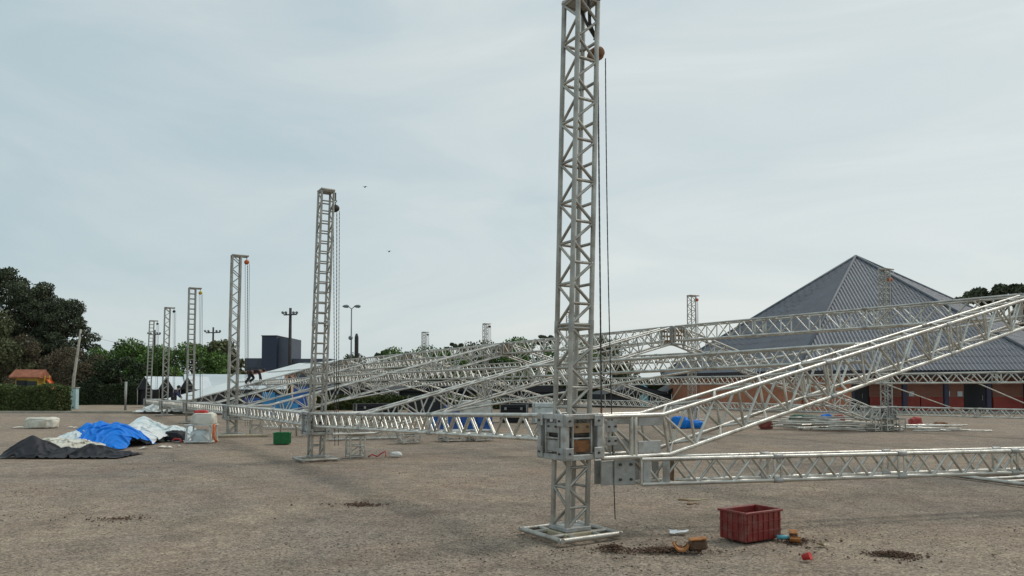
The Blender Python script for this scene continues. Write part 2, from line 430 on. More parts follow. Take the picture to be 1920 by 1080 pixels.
def box_truss(parent, P, Q, a, b, w, h, pitch, fa, fb, rc, rb, mat, single=True, chord_seg=8, joints=0.0, jr=None, back=None):
    """Four chords between P and Q plus webs, as parts of parent. a: width axis, b: height axis.
    fa = pattern on the two faces whose normal is a, fb = pattern on the faces whose normal is b."""
    o = Vector(parent.location); P = Vector(P) - o; Q = Vector(Q) - o
    a = Vector(a).normalized() * w / 2; b = Vector(b).normalized() * h / 2
    n = max(2, round((Q - P).length / pitch))
    def C(sa, sb): return lambda t: P.lerp(Q, t) + a * sa + b * sb
    webs = []
    for s in (-1, 1):
        webs += face_members(C(s, 1), C(s, -1), n, back if back and s > 0 else fa)
        webs += face_members(C(-1, s), C(1, s), n, back if back and s > 0 else fb)
    for t in (0, 1):
        for s in (-1, 1):
            webs.append((C(s, -1)(t), C(s, 1)(t))); webs.append((C(-1, s)(t), C(1, s)(t)))
    for sa in (-1, 1):
        for sb in (-1, 1):
            c = C(sa, sb); tube('chord', c(0), c(1), rc, mat, parent, chord_seg)
    if joints:
        L = (Q - P).length; k = joints
        e = (Q - P).normalized()
        while k < L - 0.6:
            for sa in (-1, 1):
                for sb in (-1, 1):
                    c = C(sa, sb)(k / L)
                    tube('joint_sleeve', c - e * 0.06, c + e * 0.06, (jr or rc * 1.35), 'alu_plate', parent, 8)
                for dd in (-0.045, 0.045):
                    webs.append((C(sa, -1)(k / L) + e * dd, C(sa, 1)(k / L) + e * dd))
            k += joints
    if single:
        for p, q in webs: tube('brace', p, q, rb, mat, parent, 6)
    else:
        tag(joined_tubes('bracing', [(p, q, rb) for p, q in webs], mat, parent, 5), kind='stuff')

# ------------------------------------------------------------------ layout of the tent frame
u = Vector((0.854, 0.52, 0)).normalized()          # across the tent (span)
v = Vector((-0.52, 0.854, 0)).normalized()         # along the tent (bays)
Z = Vector((0, 0, 1))
A = [Vector((0.64 - 5.0 * i, 8.26 + 8.28 * i, 0)) for i in range(6)]
SP = [21.8 - 0.33 * i for i in range(6)]            # span of each frame
B = [p + u * SP[i] for i, p in enumerate(A)]
zA = [1.10, 0.83, 0.78, 0.70, 0.62, 0.56]           # height of the sliding sleeves
zB = [0.70, 0.66, 0.66, 0.64, 0.62, 0.6]
ZAPEX = [3.40, 3.42, 3.40, 3.34, 3.30, 3.26]        # top of the ridge at each frame
ORD = ['nearest', 'second', 'third', 'fourth', 'fifth', 'farthest']

# ------------------------------------------------------------------ ground
def make_ground():
    # fine grid near the camera with slight unevenness, coarse far sheet, one mesh
    xs = np.concatenate([[-1500, -600, -250, -120, -70], np.arange(-45, 45.1, 0.75), [70, 120, 250, 600, 1500]])
    ys = np.concatenate([[-300, -60, -15], np.arange(-5, 75, 0.75), [90, 120, 200, 400, 900, 2500]])
    V = []; nx = len(xs)
    for y in ys:
        for x in xs:
            z = 0.0
            if -40 < x < 40 and -5 < y < 70:
                z = 0.016 * noise.noise(Vector((x * 0.45, y * 0.45, 3))) + 0.007 * noise.noise(Vector((x * 1.3, y * 1.3, 9)))
            V.append((x, y, z - 0.02))
    F = [(j * nx + i, j * nx + i + 1, (j + 1) * nx + i + 1, (j + 1) * nx + i) for j in range(len(ys) - 1) for i in range(nx - 1)]
    return tag(mesh_obj('ground', V, F, 'ground', None, True), kind='structure')
make_ground()

def scatter_mesh(name, centers, sizes, mat, squash=0.6, parent=None):
    """Many small irregular stones (octahedra) as one mesh."""
    n = len(centers)
    base = np.array([(1, 0, 0), (0, 1, 0), (-1, 0, 0), (0, -1, 0), (0, 0, 1), (0, 0, -1)], float)
    tri = np.array([(0, 1, 4), (1, 2, 4), (2, 3, 4), (3, 0, 4), (1, 0, 5), (2, 1, 5), (3, 2, 5), (0, 3, 5)])
    ang = rng.uniform(0, 6.28, n); c, s = np.cos(ang), np.sin(ang)
    jit = rng.uniform(0.6, 1.3, (n, 6, 1))
    v3 = base[None] * jit * np.asarray(sizes)[:, None, None]
    v3[:, :, 2] *= squash
    x = v3[:, :, 0] * c[:, None] - v3[:, :, 1] * s[:, None]; y = v3[:, :, 0] * s[:, None] + v3[:, :, 1] * c[:, None]
    P = np.stack([x, y, v3[:, :, 2]], -1) + np.asarray(centers)[:, None, :]
    T = tri[None] + (np.arange(n) * 6)[:, None, None]
    me = bpy.data.meshes.new(name)
    me.vertices.add(n * 6); me.vertices.foreach_set('co', P.reshape(-1))
    me.loops.add(n * 24); me.loops.foreach_set('vertex_index', T.reshape(-1).astype(np.int32))
    me.polygons.add(n * 8); me.polygons.foreach_set('loop_start', (np.arange(n * 8) * 3).astype(np.int32))
    me.materials.append(M[mat]); me.update(calc_edges=True)
    return link(bpy.data.objects.new(name, me), parent)

nP = 42000
dd = 4.6 + 18.0 * rng.random(nP) ** 1.7
xx = (rng.random(nP) * 2 - 1) * (dd * 0.74 + 0.6)
cen = np.stack([xx, dd, np.full(nP, -0.02)], -1)
tag(scatter_mesh('loose_gravel', cen, 0.004 + 0.012 * rng.random(nP) ** 3, 'pebble'),
    'loose brown and grey gravel scattered over the yard', 'gravel', kind='stuff')

# ------------------------------------------------------------------ dirt lane and kerb at the left
lane = mesh_obj('lane', [(-60, 47.5, -0.0), (-18, 45.5, -0.0), (-20, 49.5, -0.0), (-29, 56, -0.0), (-27, 75, 0.0), (-37, 75, 0.0), (-36.5, 57, -0.0), (-60, 53, -0.0)],
                [(0, 1, 2, 3, 6, 7), (3, 4, 5, 6)], 'lane')
tag(lane, kind='structure')
kb = mesh_obj('kerb', [(-60, 46.9, -0.03), (-17, 45.0, -0.03), (-17, 45.3, -0.03), (-60, 47.2, -0.03),
                       (-60, 46.9, 0.11), (-17, 45.0, 0.11), (-17, 45.3, 0.11), (-60, 47.2, 0.11)],
              [(4, 5, 6, 7), (0, 1, 5, 4), (1, 2, 6, 5), (2, 3, 7, 6), (3, 0, 4, 7)], 'kerb')
tag(kb, kind='structure')

# ------------------------------------------------------------------ pyramid hall
def make_hall():
    cx, cy, Rr = 27.5, 59.0, 15.4
    ze, za = 2.62, 12.0
    ang = [R(-38 + 60 * k) for k in range(6)]
    def Vk(k, rad):
        a = ang[k % 6]; rad = rad * (1.22 if k % 6 == 2 else (1.1 if k % 6 == 3 else 1.0)); return Vector((cx + rad * math.sin(a), cy - rad * math.cos(a), 0))
    t = thing('brick_hall', 'low brick hall with a tall pyramid roof of slate blue tiles', 'building', (cx, cy, 0))
    o = Vector((cx, cy, 0)); apex = Vector((0, 0, za))
    for k in range(6):
        p, q = Vk(k, Rr) - o, Vk(k + 1, Rr) - o
        p.z = q.z = ze
        mid = (p + q) / 2; e = (q - p).normalized(); s = (apex - mid); Ls = s.length; sn = s.normalized()
        nrm = e.cross(sn).normalized()
        if nrm.z < 0: nrm = -nrm
        W_ = (q - p).length; m = int(W_ / 0.12); m += m % 2
        V, F = [], []
        rows = []
        for i in range(m + 1):
            x = -W_ / 2 + W_ * i / m
            top = Ls * (1 - abs(2 * x / W_))
            off = nrm * (0.028 if i % 2 else -0.022)
            nr = max(1, int(top / 0.9) + 1)
            rows.append((x, top, off))
        # strips between neighbouring rib lines, stepped into tile courses
        for i in range(m):
            x0, t0, o0 = rows[i]; x1, t1, o1 = rows[i + 1]
            tm = max(t0, t1); nc = max(1, int(tm / 0.75))
            for c in range(nc):
                f0, f1 = c / nc, (c + 1) / nc
                lift0 = nrm * 0.012
                b = len(V)
                for (x, tt, of) in ((x0, t0, o0), (x1, t1, o1)):
                    V.append(mid + e * x + sn * (tt * f0) + of + lift0)
                for (x, tt, of) in ((x1, t1, o1), (x0, t0, o0)):
                    V.append(mid + e * x + sn * (tt * f1) + of)
                F.append((b, b + 1, b + 2, b + 3))
        tag(mesh_obj('roof_tiles', V, F, 'roof_slate', t), kind='stuff')
        mesh_obj('roof_deck', [p - nrm * 0.12, q - nrm * 0.12, apex - nrm * 0.12], [(0, 1, 2)], 'fascia', t)
        poly_tube('hip_cap', [p + Vector((0, 0, 0.05)), apex + Vector((0, 0, 0.05))], 0.11, 'hip', t, 6)
        out = Vector((mid.x, mid.y, 0)).normalized()
        box('fascia', (p + q) / 2 - Z * 0.2 - out * 0.06, ((q - p).length - 0.05, 0.1, 0.36), 'fascia', t, (e, -out, Z))
    # soffit
    mesh_obj('soffit', [Vk(k, Rr - 0.2) - o + Z * (ze - 0.25) for k in range(6)], [(5, 4, 3, 2, 1, 0)], 'fascia', t)
    # walls: flush orange brick on the left, deep veranda on the front
    def wall(name, p, q, z0, z1, mat, th=0.2):
        p, q = p - o, q - o; e = (q - p).normalized(); nn = Vector((e.y, -e.x, 0))
        w_ = box(name, (p + q) / 2 + Z * ((z0 + z1) / 2), ((q - p).length, th, z1 - z0), mat, t, (e, -nn, Z), 0.0)
        if name == 'door':
            box('handle', (0.3, -th / 2 - 0.03, -0.05), (0.03, 0.05, 0.3), 'alu_plate', w_, None, 0.004)
        return w_
    zt = ze - 0.25
    wall('wall', Vk(5, Rr - 0.8), Vk(0, Rr - 0.8), 0, zt, 'brick')
    V2, V3 = Vk(0, Rr - 0.8), Vk(1, Rr - 0.8)
    e = (V3 - V2).normalized(); inn = Vector((-e.y, e.x, 0))
    wall('wall', V2 + e * 0.12, V2 + e * 3.0, 0, zt, 'brick')
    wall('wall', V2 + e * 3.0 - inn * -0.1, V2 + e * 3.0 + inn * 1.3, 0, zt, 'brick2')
    # recessed front
    bx = lambda s, dep=1.3: V2 + e * s + inn * dep
    wall('door', bx(3.1, 1.35), bx(4.5, 1.35), 0, 2.1, 'door_dark', 0.08)
    for a_, b_ in ((4.5, 7.6), (7.6, 10.2), (11.9, 15.4)):
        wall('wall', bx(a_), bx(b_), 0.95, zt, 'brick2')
        wall('dado', bx(a_ + .03, 1.28), bx(b_ - .03, 1.28), 0, 0.95, 'red_dado', 0.22)
    wall('door', bx(10.2, 1.4), bx(11.9, 1.4), 0, 1.9, 'door_dark', 0.08)
    wall('lintel', bx(10.2, 1.3), bx(11.9, 1.3), 1.9, zt, 'brick2')
    wall('lintel', bx(3.1, 1.3), bx(4.5, 1.3), 2.1, zt, 'brick2')
    for s in (3.15, 5.3, 6.3, 8.75, 11.2, 13.4, 14.6):
        c = V2 + e * s + inn * 0.25 - o
        box('column', c + Z * (zt / 2), (0.27, 0.27, zt), 'navy_col', t, (e, inn, Z), 0.02)
    for s in (7.05, 9.2, 9.95):
        c = bx(s, 1.15) - o
        box('notice', c + Z * 1.15, (0.3, 0.02, 0.32), 'paper', t, (e, inn, Z), 0.0)
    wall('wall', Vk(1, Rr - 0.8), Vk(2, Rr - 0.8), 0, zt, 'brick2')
    for k in (2, 3, 4):
        wall('wall', Vk(k, Rr - 0.8), Vk(k + 1, Rr - 0.8), 0, zt, 'brick')
    # plinth
    mesh_obj('floor_slab', [Vk(k, Rr - 0.3) - o + Z * zz for zz in (-0.05, 0.08) for k in range(6)],
             [tuple(range(6, 12))] + [(k, (k + 1) % 6, 6 + (k + 1) % 6, 6 + k) for k in range(6)], 'concrete', t)
make_hall()

# ------------------------------------------------------------------ towers
def sleeve(i, row, pos, z, detail):
    """Sliding steel sleeve block round a tower."""
    w = 'left' if row == 'A' else 'right'
    lab = f'square aluminium sleeve block around the {ORD[i]} tower of the {w} row'
    t = thing('sleeve_block', lab, 'sleeve block', (pos.x, pos.y, z - 0.26), 'sleeve blocks on the towers')
    a = 0.225; h = 0.5
    for su in (-1, 1):
        for sv in (-1, 1):
            box('corner_post', u * su * a + v * sv * a + Z * (h / 2), (0.07, 0.07, h), 'alu_plate', t, (u, v, Z))
    for zz in (0.03, h - 0.03):
        for s in (-1, 1):
            box('rail', u * s * (a + 0.003) + Z * zz, (0.06, 2 * a - 0.072, 0.06), 'alu_plate', t, (u, v, Z))
            box('rail', v * s * (a + 0.003) + Z * zz, (2 * a - 0.072, 0.06, 0.06), 'alu_plate', t, (u, v, Z))
    faces = [(-v, u), (-u, v), (v, u), (u, v)] if detail else [(-v, u), (-u, v)]
    for nrm, tan in faces:
        brown = row == 'A' and i == 0 and nrm == -v
        pm = 'roller' if brown else 'alu_plate'
        # carriage plates between the posts, roller axles behind the slot
        box('carriage_plate', nrm * (a - 0.005) + Z * 0.345, (0.23, 0.02, 0.11), pm, t, (tan, nrm, Z), 0.012)
        box('carriage_plate', nrm * (a - 0.008) + Z * 0.15, (0.23, 0.02, 0.13), 'rust' if brown else pm, t, (tan, nrm, Z), 0.012)
        box('cross_strap', nrm * (a + 0.006) + Z * 0.235, (0.25, 0.022, 0.018), 'alu_plate', t, (tan, nrm, Z))
        tube('roller', nrm * (a - 0.06) - tan * 0.12 + Z * 0.27, nrm * (a - 0.06) + tan * 0.12 + Z * 0.27, 0.035, 'steel', t, 10)
        for s in (-1, 1):
            box('side_rail', nrm * (a + 0.002) + tan * s * 0.125 + Z * (h / 2), (0.022, 0.03, h - 0.13), 'alu_plate', t, (tan, nrm, Z))
        if detail:
            for s in (-1, 1):
                for zz in (0.075, h - 0.075):
                    c = nrm * (a + 0.042) + tan * s * (a - 0.03) + Z * zz
                    bp = box('bolt_plate', c, (0.11, 0.014, 0.12), 'alu_plate', t, (tan, nrm, tan.cross(nrm)))
                    tube('bolt', (0, 0.003, 0), (0, 0.022, 0), 0.013, 'steel', bp, 6)
                for zz in (0.33, 0.36):
                    c = nrm * (a + 0.004) + tan * s * 0.07 + Z * zz
                tube('bolt', c, c + nrm * 0.02, 0.011, 'steel', t, 6)
    return t

LEAN = {('A', 0): .024, ('A', 1): .03, ('A', 2): .013, ('A', 3): .005, ('A', 4): .012, ('A', 5): .03}
def tower(i, row, pos, single):
    w = 'left' if row == 'A' else 'right'
    lab = f'{ORD[i]} upright aluminium lattice tower in the {w} row'
    if row == 'A' and i == 0: lab = 'tallest, nearest upright aluminium lattice tower standing in the foreground'
    t = thing('lattice_tower', lab, 'truss tower', (pos.x, pos.y, 0), 'lattice towers of the tent frame')
    lean = LEAN.get((row, i), 0.0)
    P = pos + Z * 0.1; Q = pos + Vector((lean * 5.9, 0, 6.0 if i else 5.97))
    if i == 0 and row == 'A': fa, fb = 'warren_rung', 'warren_rung_odd'
    elif i % 2: fa, fb = 'warren', 'ladder'
    else: fa, fb = 'ladder', 'warren'
    if i == 0 and row == 'A':      # two zigzag sections bolted end to end
        J = P.lerp(Q, 0.375); ax = (Q - P).normalized()
        box_truss(t, P, J - ax * 0.02, u, v, 0.27, 0.27, 0.4615, fa, fb, 0.028, 0.0175, 'alu_tower', True, 8, back='cross')
        box_truss(t, J + ax * 0.02, Q, u, v, 0.27, 0.27, 0.4615, fa, fb, 0.028, 0.0175, 'alu_tower', True, 8, back='cross')
        for su in (-1, 1):
            for sv in (-1, 1):
                c = J - pos + u * su * 0.135 + v * sv * 0.135
                tube('joint_sleeve', c - ax * 0.07, c + ax * 0.07, 0.032, 'alu_plate', t, 8)
    else:
        box_truss(t, P, Q, u, v, 0.27, 0.27, 0.4615, fa, fb, 0.027, 0.0155, 'alu_tower', single, 8 if single else 6,
                  joints=2.95 if single else 0, jr=0.033)
    # head frame
    top = Q - pos
    for s in (-1, 1):
        tube('head_bar', top + v * s * 0.135 - u * 0.155 + Z * 0.03, top + v * s * 0.135 + u * (0.155 if i == 0 or (i == 1 and row == 'A') else 0.38) + Z * 0.03, 0.03, 'alu_tower', t)
        tube('head_bar', top + u * s * 0.135 - v * 0.15 + Z * 0.03, top + u * s * 0.135 + v * 0.15 + Z * 0.03, 0.028, 'alu_tower', t)
    box('head_plate', top + Z * 0.005, (0.24, 0.24, 0.02), 'alu_plate', t, (u, v, Z))
    # base frame of tubes with a raised pad
    a = 0.385
    cs = [u * sx * a + v * sy * a + Z * 0.035 for sx, sy in ((-1, -1), (1, -1), (1, 1), (-1, 1))]
    ext = 0.03
    for k in range(4):
        p, q = cs[k], cs[(k + 1) % 4]; d = (q - p).normalized() * ext
        tube('base_tube', p - d, q + d, 0.03, 'alu_tower', t)
    for s in (-1, 1):
        tube('base_tube', u * s * 0.16 - v * a + Z * 0.032, u * s * 0.16 + v * a + Z * 0.032, 0.025, 'alu_tower', t)
        tube('base_tube', v * s * 0.16 - u * a + Z * 0.036, v * s * 0.16 + u * a + Z * 0.036, 0.025, 'alu_tower', t)
    box('base_pad', Z * 0.085, (0.34, 0.34, 0.045), 'alu_plate', t, (u, v, Z))
    box('packing_board', Z * 0.03, (0.42, 0.42, 0.05), 'pale_wood', t, (u, v, Z))
    return top + pos

def chain_strand(name, a, b, parent, sag=0.0, r=0.009, mat='steel', step=0.045):
    """Chain as a string of alternating flat links (one mesh)."""
    a, b = Vector(a), Vector(b); L = (b - a).length; n = max(8, int(L / step))
    V, F = [], []
    for k in range(n):
        t0, t1 = k / n, (k + 1.25) / n
        f = lambda t: a.lerp(b, t) + Vector((sag * 4 * t * (1 - t), 0, 0))
        p, q = f(t0), f(min(t1, 1)); d = q - p
        w1 = u if k % 2 else v; w2 = v if k % 2 else u
        off = len(V)
        for pt in (p, q):
            for sx, sy in ((-1, -1), (1, -1), (1, 1), (-1, 1)):
                V.append(pt + w1 * sx * r * 1.5 + w2 * sy * r * 0.55)
        for i in range(4):
            j = (i + 1) % 4; F.append((off + i, off + j, off + 4 + j, off + 4 + i))
    return mesh_obj(name, V, F, mat, parent)

def hoist(i, row, pos, top, zs, color):
    w = 'left' if row == 'A' else 'right'
    near = (i == 0)
    colr = {'rust': 'rusty brown', 'orange': 'orange', 'yellow': 'yellow', 'steel': 'dark'}[color]
    lab = f'{colr} chain hoist hanging from the top of the {ORD[i]} tower, {w} row'
    c = top + u * (0.17 if near else (0.22 if i == 1 and row == 'A' else 0.34)) - v * (0.05 if near else 0.0) - Z * (0.56 if near else (0.34 if i == 1 else 0.16))
    t = thing('chain_hoist', lab, 'hoist', c, 'chain hoists on the towers')
    # gear housing: short drum with two side covers
    gc = lathe('gear_case', [(0.03, -0.075), (0.065, -0.07), (0.078, -0.05), (0.078, 0.05), (0.065, 0.07), (0.03, 0.075)], color, t, 14)
    gc.rotation_euler = (R(90), 0, R(31))
    for sg in (-1, 1):
        g2 = lathe('gear_cover', [(0.06, 0), (0.058, 0.02), (0.04, 0.032), (0.01, 0.034)], color, gc, 12)
        g2.location = (0, 0, sg * 0.072)
        if sg < 0: g2.rotation_euler = (R(180), 0, 0)
    up = (top - c)
    poly_tube('top_hook', [Vector((0, 0, 0.08)), Vector((0, 0, 0.14)), Vector((0.03, 0, 0.17)), Vector((0.0, 0, 0.2)), Vector((-0.02, 0, 0.17))], 0.013, 'steel', t, 6)
    if near:
        for s in (-1, 1):
            poly_tube('sling', [Vector((0, 0, 0.19)), -u * 0.1 + v * s * 0.02 + Z * 0.33, -u * 0.17 + v * s * 0.1 + Z * (up.z)], 0.02, 'steel', t, 6)
    else:
        tube('sling', Z * 0.18, Z * (up.z + 0.02), 0.014, 'steel', t, 6)
    # load chain down to the sleeve, hand chain loop towards the ground
    zend = (zs + 0.24) - c.z
    chain_strand('load_chain', u * 0.03 - Z * 0.08, u * 0.06 + Z * zend, t, 0, 0.006 if i < 2 else 0.008)
    foot = pos + u * 0.46 - c
    if near:
        chain_strand('hand_chain', u * 0.1 - v * 0.05 - Z * 0.04, pos + u * 0.60 - v * 0.05 - c + Z * 0.12, t, -0.02, 0.0042)
    else:
        chain_strand('hand_chain', u * 0.09 - Z * 0.04, foot + Z * 0.3 + u * 0.05, t, 0, 0.005)
        chain_strand('hand_chain', -u * 0.05 - Z * 0.04, foot + Z * 0.3 - u * 0.03, t, 0, 0.005)
    poly_tube('lower_hook', [u * 0.06 + Z * (zend + 0.05), u * 0.06 + Z * (zend - 0.03), u * 0.09 + Z * (zend - 0.07), u * 0.05 + Z * (zend - 0.09)], 0.014, 'rust', t, 6)

hcol = ['rust', 'steel', 'orange', 'yellow', 'steel', 'steel']
for i in range(6):
    top = tower(i, 'A', A[i], i <= 2)
    sleeve(i, 'A', A[i], zA[i], i <= 2)
    hoist(i, 'A', A[i], top, zA[i], hcol[i])
for i in range(6):
    top = tower(i, 'B', B[i], i == 1)
    sleeve(i, 'B', B[i], zB[i], i == 1)
    hoist(i, 'B', B[i], top, zB[i], 'orange' if i in (1, 2) else 'steel')

# ------------------------------------------------------------------ rafters
RW, RH = 0.40, 0.48
def rafter(i, side, single):
    """Inclined box truss from a sleeve block up to the ridge, with a level corner piece at its foot."""
    if side == 'A':
        base, d, zc = A[i], u, zA[i]
        lab = f'long inclined aluminium truss rafter rising from the {ORD[i]} tower of the left row'
    else:
        base, d, zc = B[i], -u, zB[i]
        lab = f'inclined aluminium truss rafter descending to the {ORD[i]} tower of the right row'
    ztop0, zbot0 = zc + 0.2, zc - 0.26
    sb = 1.25; za = ZAPEX[i]
    t = thing('truss_rafter', lab, 'truss', (base.x + d.x * 0.3, base.y + d.y * 0.3, zbot0), 'truss rafters of the tent roof')
    o = Vector(t.location)
    P = base + d * sb + Z * ((ztop0 + zbot0) / 2); Q = base + d * (SP[i] / 2 - 0.28) + Z * (za - RH / 2 - 0.06)
    ax = (Q - P).normalized(); b = (v.cross(ax)) ; b = b if b.z > 0 else -b
    box_truss(t, P, Q, v, b, RW, RH, 0.86, 'warren_post', 'warren' if single else 'cross', 0.028, 0.0185, 'alu' if i == 0 else 'alu_dull', single, 10 if single else 6,
              joints=3.15 if single else 0)
    # level corner piece
    F = lambda s, sv, zz: base + d * s + v * sv * RW / 2 + Z * zz - o
    for sv in (-1, 1):
        cb = P - o + v * sv * RW / 2
        tube('stub_chord', F(0.3, sv, ztop0), cb + b * RH / 2, 0.028, 'alu', t)
        tube('stub_chord', F(0.3, sv, zbot0), cb - b * RH / 2, 0.028, 'alu', t)
        for s in (0.3, 0.72, 0.78):
            tube('post', F(s, sv, zbot0), F(s, sv, ztop0), 0.026, 'alu', t)
    if single:
        for sv in (-1, 1):
            n2 = v * sv
            for s, zz, sz in ((0.42, ztop0 - 0.11, (0.16, 0.016, 0.13)), (0.42, ztop0 - 0.27, (0.16, 0.016, 0.1)), (0.98, zbot0 + 0.1, (0.34, 0.014, 0.14)), (1.0, ztop0 - 0.07, (0.38, 0.014, 0.09))):
                box('gusset_plate', F(s, sv, zz) + n2 * 0.012, sz, 'alu_plate', t, (d, v, Z))
            for s in (0.38, 0.47):
                for zz in (ztop0 - 0.11, ztop0 - 0.27):
                    tube('bolt', F(s, sv, zz) + n2 * 0.018, F(s, sv, zz) + n2 * 0.036, 0.013, 'steel', t, 6)
            tube('brace', F(0.32, sv, ztop0 - .02), F(0.7, sv, zbot0 + .02), 0.0185, 'alu', t, 6)
            tube('brace', F(0.8, sv, ztop0 - .16), F(1.05, sv, zbot0 + .12), 0.0185, 'alu', t, 6)
    # link to sleeve
    for zz in (ztop0 - 0.05, zbot0 + 0.06):
        box('hinge_lug', base + d * 0.285 + Z * zz - o, (0.06, 0.2, 0.07), 'alu_plate', t, (d, v, Z))

for i in range(6):
    rafter(i, 'A', i <= 2)
    rafter(i, 'B', i == 1)

def ridge_block(i):
    p = A[i] + u * SP[i] / 2
    t = thing('ridge_block', f'perforated ridge connector block at the apex of the {ORD[i]} roof frame', 'connector', (p.x, p.y, ZAPEX[i] - 0.56), 'ridge connector blocks')
    for s in (-1, 1):
        for sv in (-1, 1):
            box('corner_post', u * s * 0.25 + v * sv * 0.22 + Z * 0.28, (0.06, 0.06, 0.56), 'alu_plate', t, (u, v, Z))
        for zz in (0.03, 0.53):
            box('rail', u * s * 0.253 + Z * zz, (0.05, 0.37, 0.05), 'alu_plate', t, (u, v, Z))
            box('rail', v * s * 0.223 + Z * zz, (0.43, 0.05, 0.05), 'alu_plate', t, (u, v, Z))
        # side plate with round holes, built as strips and cross webs
        for zz in (0.14, 0.28, 0.42):
            box('web_plate', v * s * 0.23 + Z * zz, (0.44, 0.012, 0.06), 'roller', t, (u, v, Z))
        for x in (-0.12, 0.0, 0.12):
            box('web_plate', v * s * 0.24 + u * x + Z * 0.28, (0.05, 0.012, 0.42), 'roller', t, (u, v, Z))
for i in range(6): ridge_block(i)

# ------------------------------------------------------------------ purlins between frames
def rafter_top(i, s):
    HALF = SP[i] / 2
    z0 = (zA[i] if s <= HALF else zB[i]) + 0.2
    x = s if s <= HALF else SP[i] - s
    if x < 1.25: return z0
    return z0 + (ZAPEX[i] - 0.06 - z0) * (x - 1.25) / (HALF - 0.28 - 1.25)

def purlin(i, frac, single, kind):
    s, s2 = frac * SP[i], frac * SP[i + 1]
    names = {'eave_left': 'eave truss between the {} and {} towers of the left row',
             'mid_left': 'intermediate purlin truss on the near roof slope between {} and {} frames',
             'ridge': 'ridge truss joining the apexes of the {} and {} roof frames',
             'mid_right': 'purlin truss on the far roof slope between {} and {} frames',
             'upper_left': 'upper purlin truss on the near roof slope between {} and {} frames',
             'upper_right': 'upper purlin truss on the far roof slope between {} and {} frames',
             'eave_right': 'eave truss between the {} and {} towers of the right row'}
    lab = 'level aluminium ' + names[kind].format(ORD[i], ORD[i + 1])
    h = 0.42 if kind == 'ridge' else 0.27; w = 0.4 if kind == 'ridge' else 0.27
    gap = {'eave_left': 0.3, 'eave_right': 0.3, 'ridge': 0.3}.get(kind, 0.26)
    if kind == 'eave_left': za, zb = zA[i] + 0.07, zA[i + 1] + 0.07
    elif kind == 'eave_right': za, zb = zB[i] + 0.07, zB[i + 1] + 0.07
    elif kind == 'ridge': za, zb = ZAPEX[i] - h / 2 - 0.02, ZAPEX[i + 1] - h / 2 - 0.02
    else: za, zb = rafter_top(i, s) - h / 2 + 0.02, rafter_top(i + 1, s2) - h / 2 + 0.02
    P = A[i] + u * s + v * gap + Z * za; Q = A[i + 1] + u * s2 - v * gap + Z * zb
    t = thing('purlin_truss' if 'eave' not in kind and kind != 'ridge' else ('ridge_truss' if kind == 'ridge' else 'eave_truss'),
              lab, 'truss', P - Z * h / 2, 'level trusses of the tent roof')
    ax = (Q - P).normalized(); b = u.cross(ax); b = b if b.z > 0 else -b
    pitch = 0.8 if kind == 'ridge' else 0.46
    box_truss(t, P, Q, u, b, w, h, pitch, 'warren_post' if kind == 'ridge' else 'warren', 'cross', 0.0255, 0.0165, 'alu' if (i == 0 and kind in ('eave_left', 'eave_right')) else 'alu_dull', single, 8 if single else 6,
              joints=3.1 if single else 0)

for i in range(5):
    purlin(i, 0.0, i <= 1, 'eave_left')
    purlin(i, 0.262, i == 0, 'mid_left')
    purlin(i, 0.5, i <= 1, 'ridge')
    purlin(i, 0.751, i <= 1, 'mid_right')
    purlin(i, 1.0, i <= 1, 'eave_right')
    if i >= 1: purlin(i, 0.62, i == 1, 'upper_right')
    if i >= 2: purlin(i, 0.385, False, 'upper_left')

# diagonal bracing tubes in the roof planes
def brace_tube(label, a, b, r=0.024):
    o = tube('bracing_tube', a, b, r, 'alu', None, 8)
    tag(o, label, 'tube', 'diagonal bracing tubes')
fr = lambda i, s, dz=0.0: A[i] + u * s + Z * (rafter_top(i, s) + dz)
brace_tube('diagonal bracing tube from the nearest ridge block down to the second tower', fr(0, 10.4, -0.35), fr(1, 1.4, -0.3))
brace_tube('diagonal bracing tube from the second ridge block down to the third tower', fr(1, 10.4, -0.35), fr(2, 1.4, -0.3))
brace_tube('diagonal bracing tube from the third ridge block down to the fourth tower', fr(2, 10.4, -0.35), fr(3, 1.4, -0.3))
brace_tube('diagonal bracing tube slanting down over the dark hall door to the right-hand eave truss', (10.9, 22.3, 1.82), (15.55, 25.4, 0.72), 0.017)
brace_tube('diagonal bracing tube slanting down at the right edge in front of the red hall wall', (12.3, 20.1, 1.86), (16.9, 23.2, 0.72), 0.017)
brace_tube('diagonal bracing tube between second and third frames on the far slope', fr(1, 12.0, -0.4), fr(2, 19.5, -0.3))

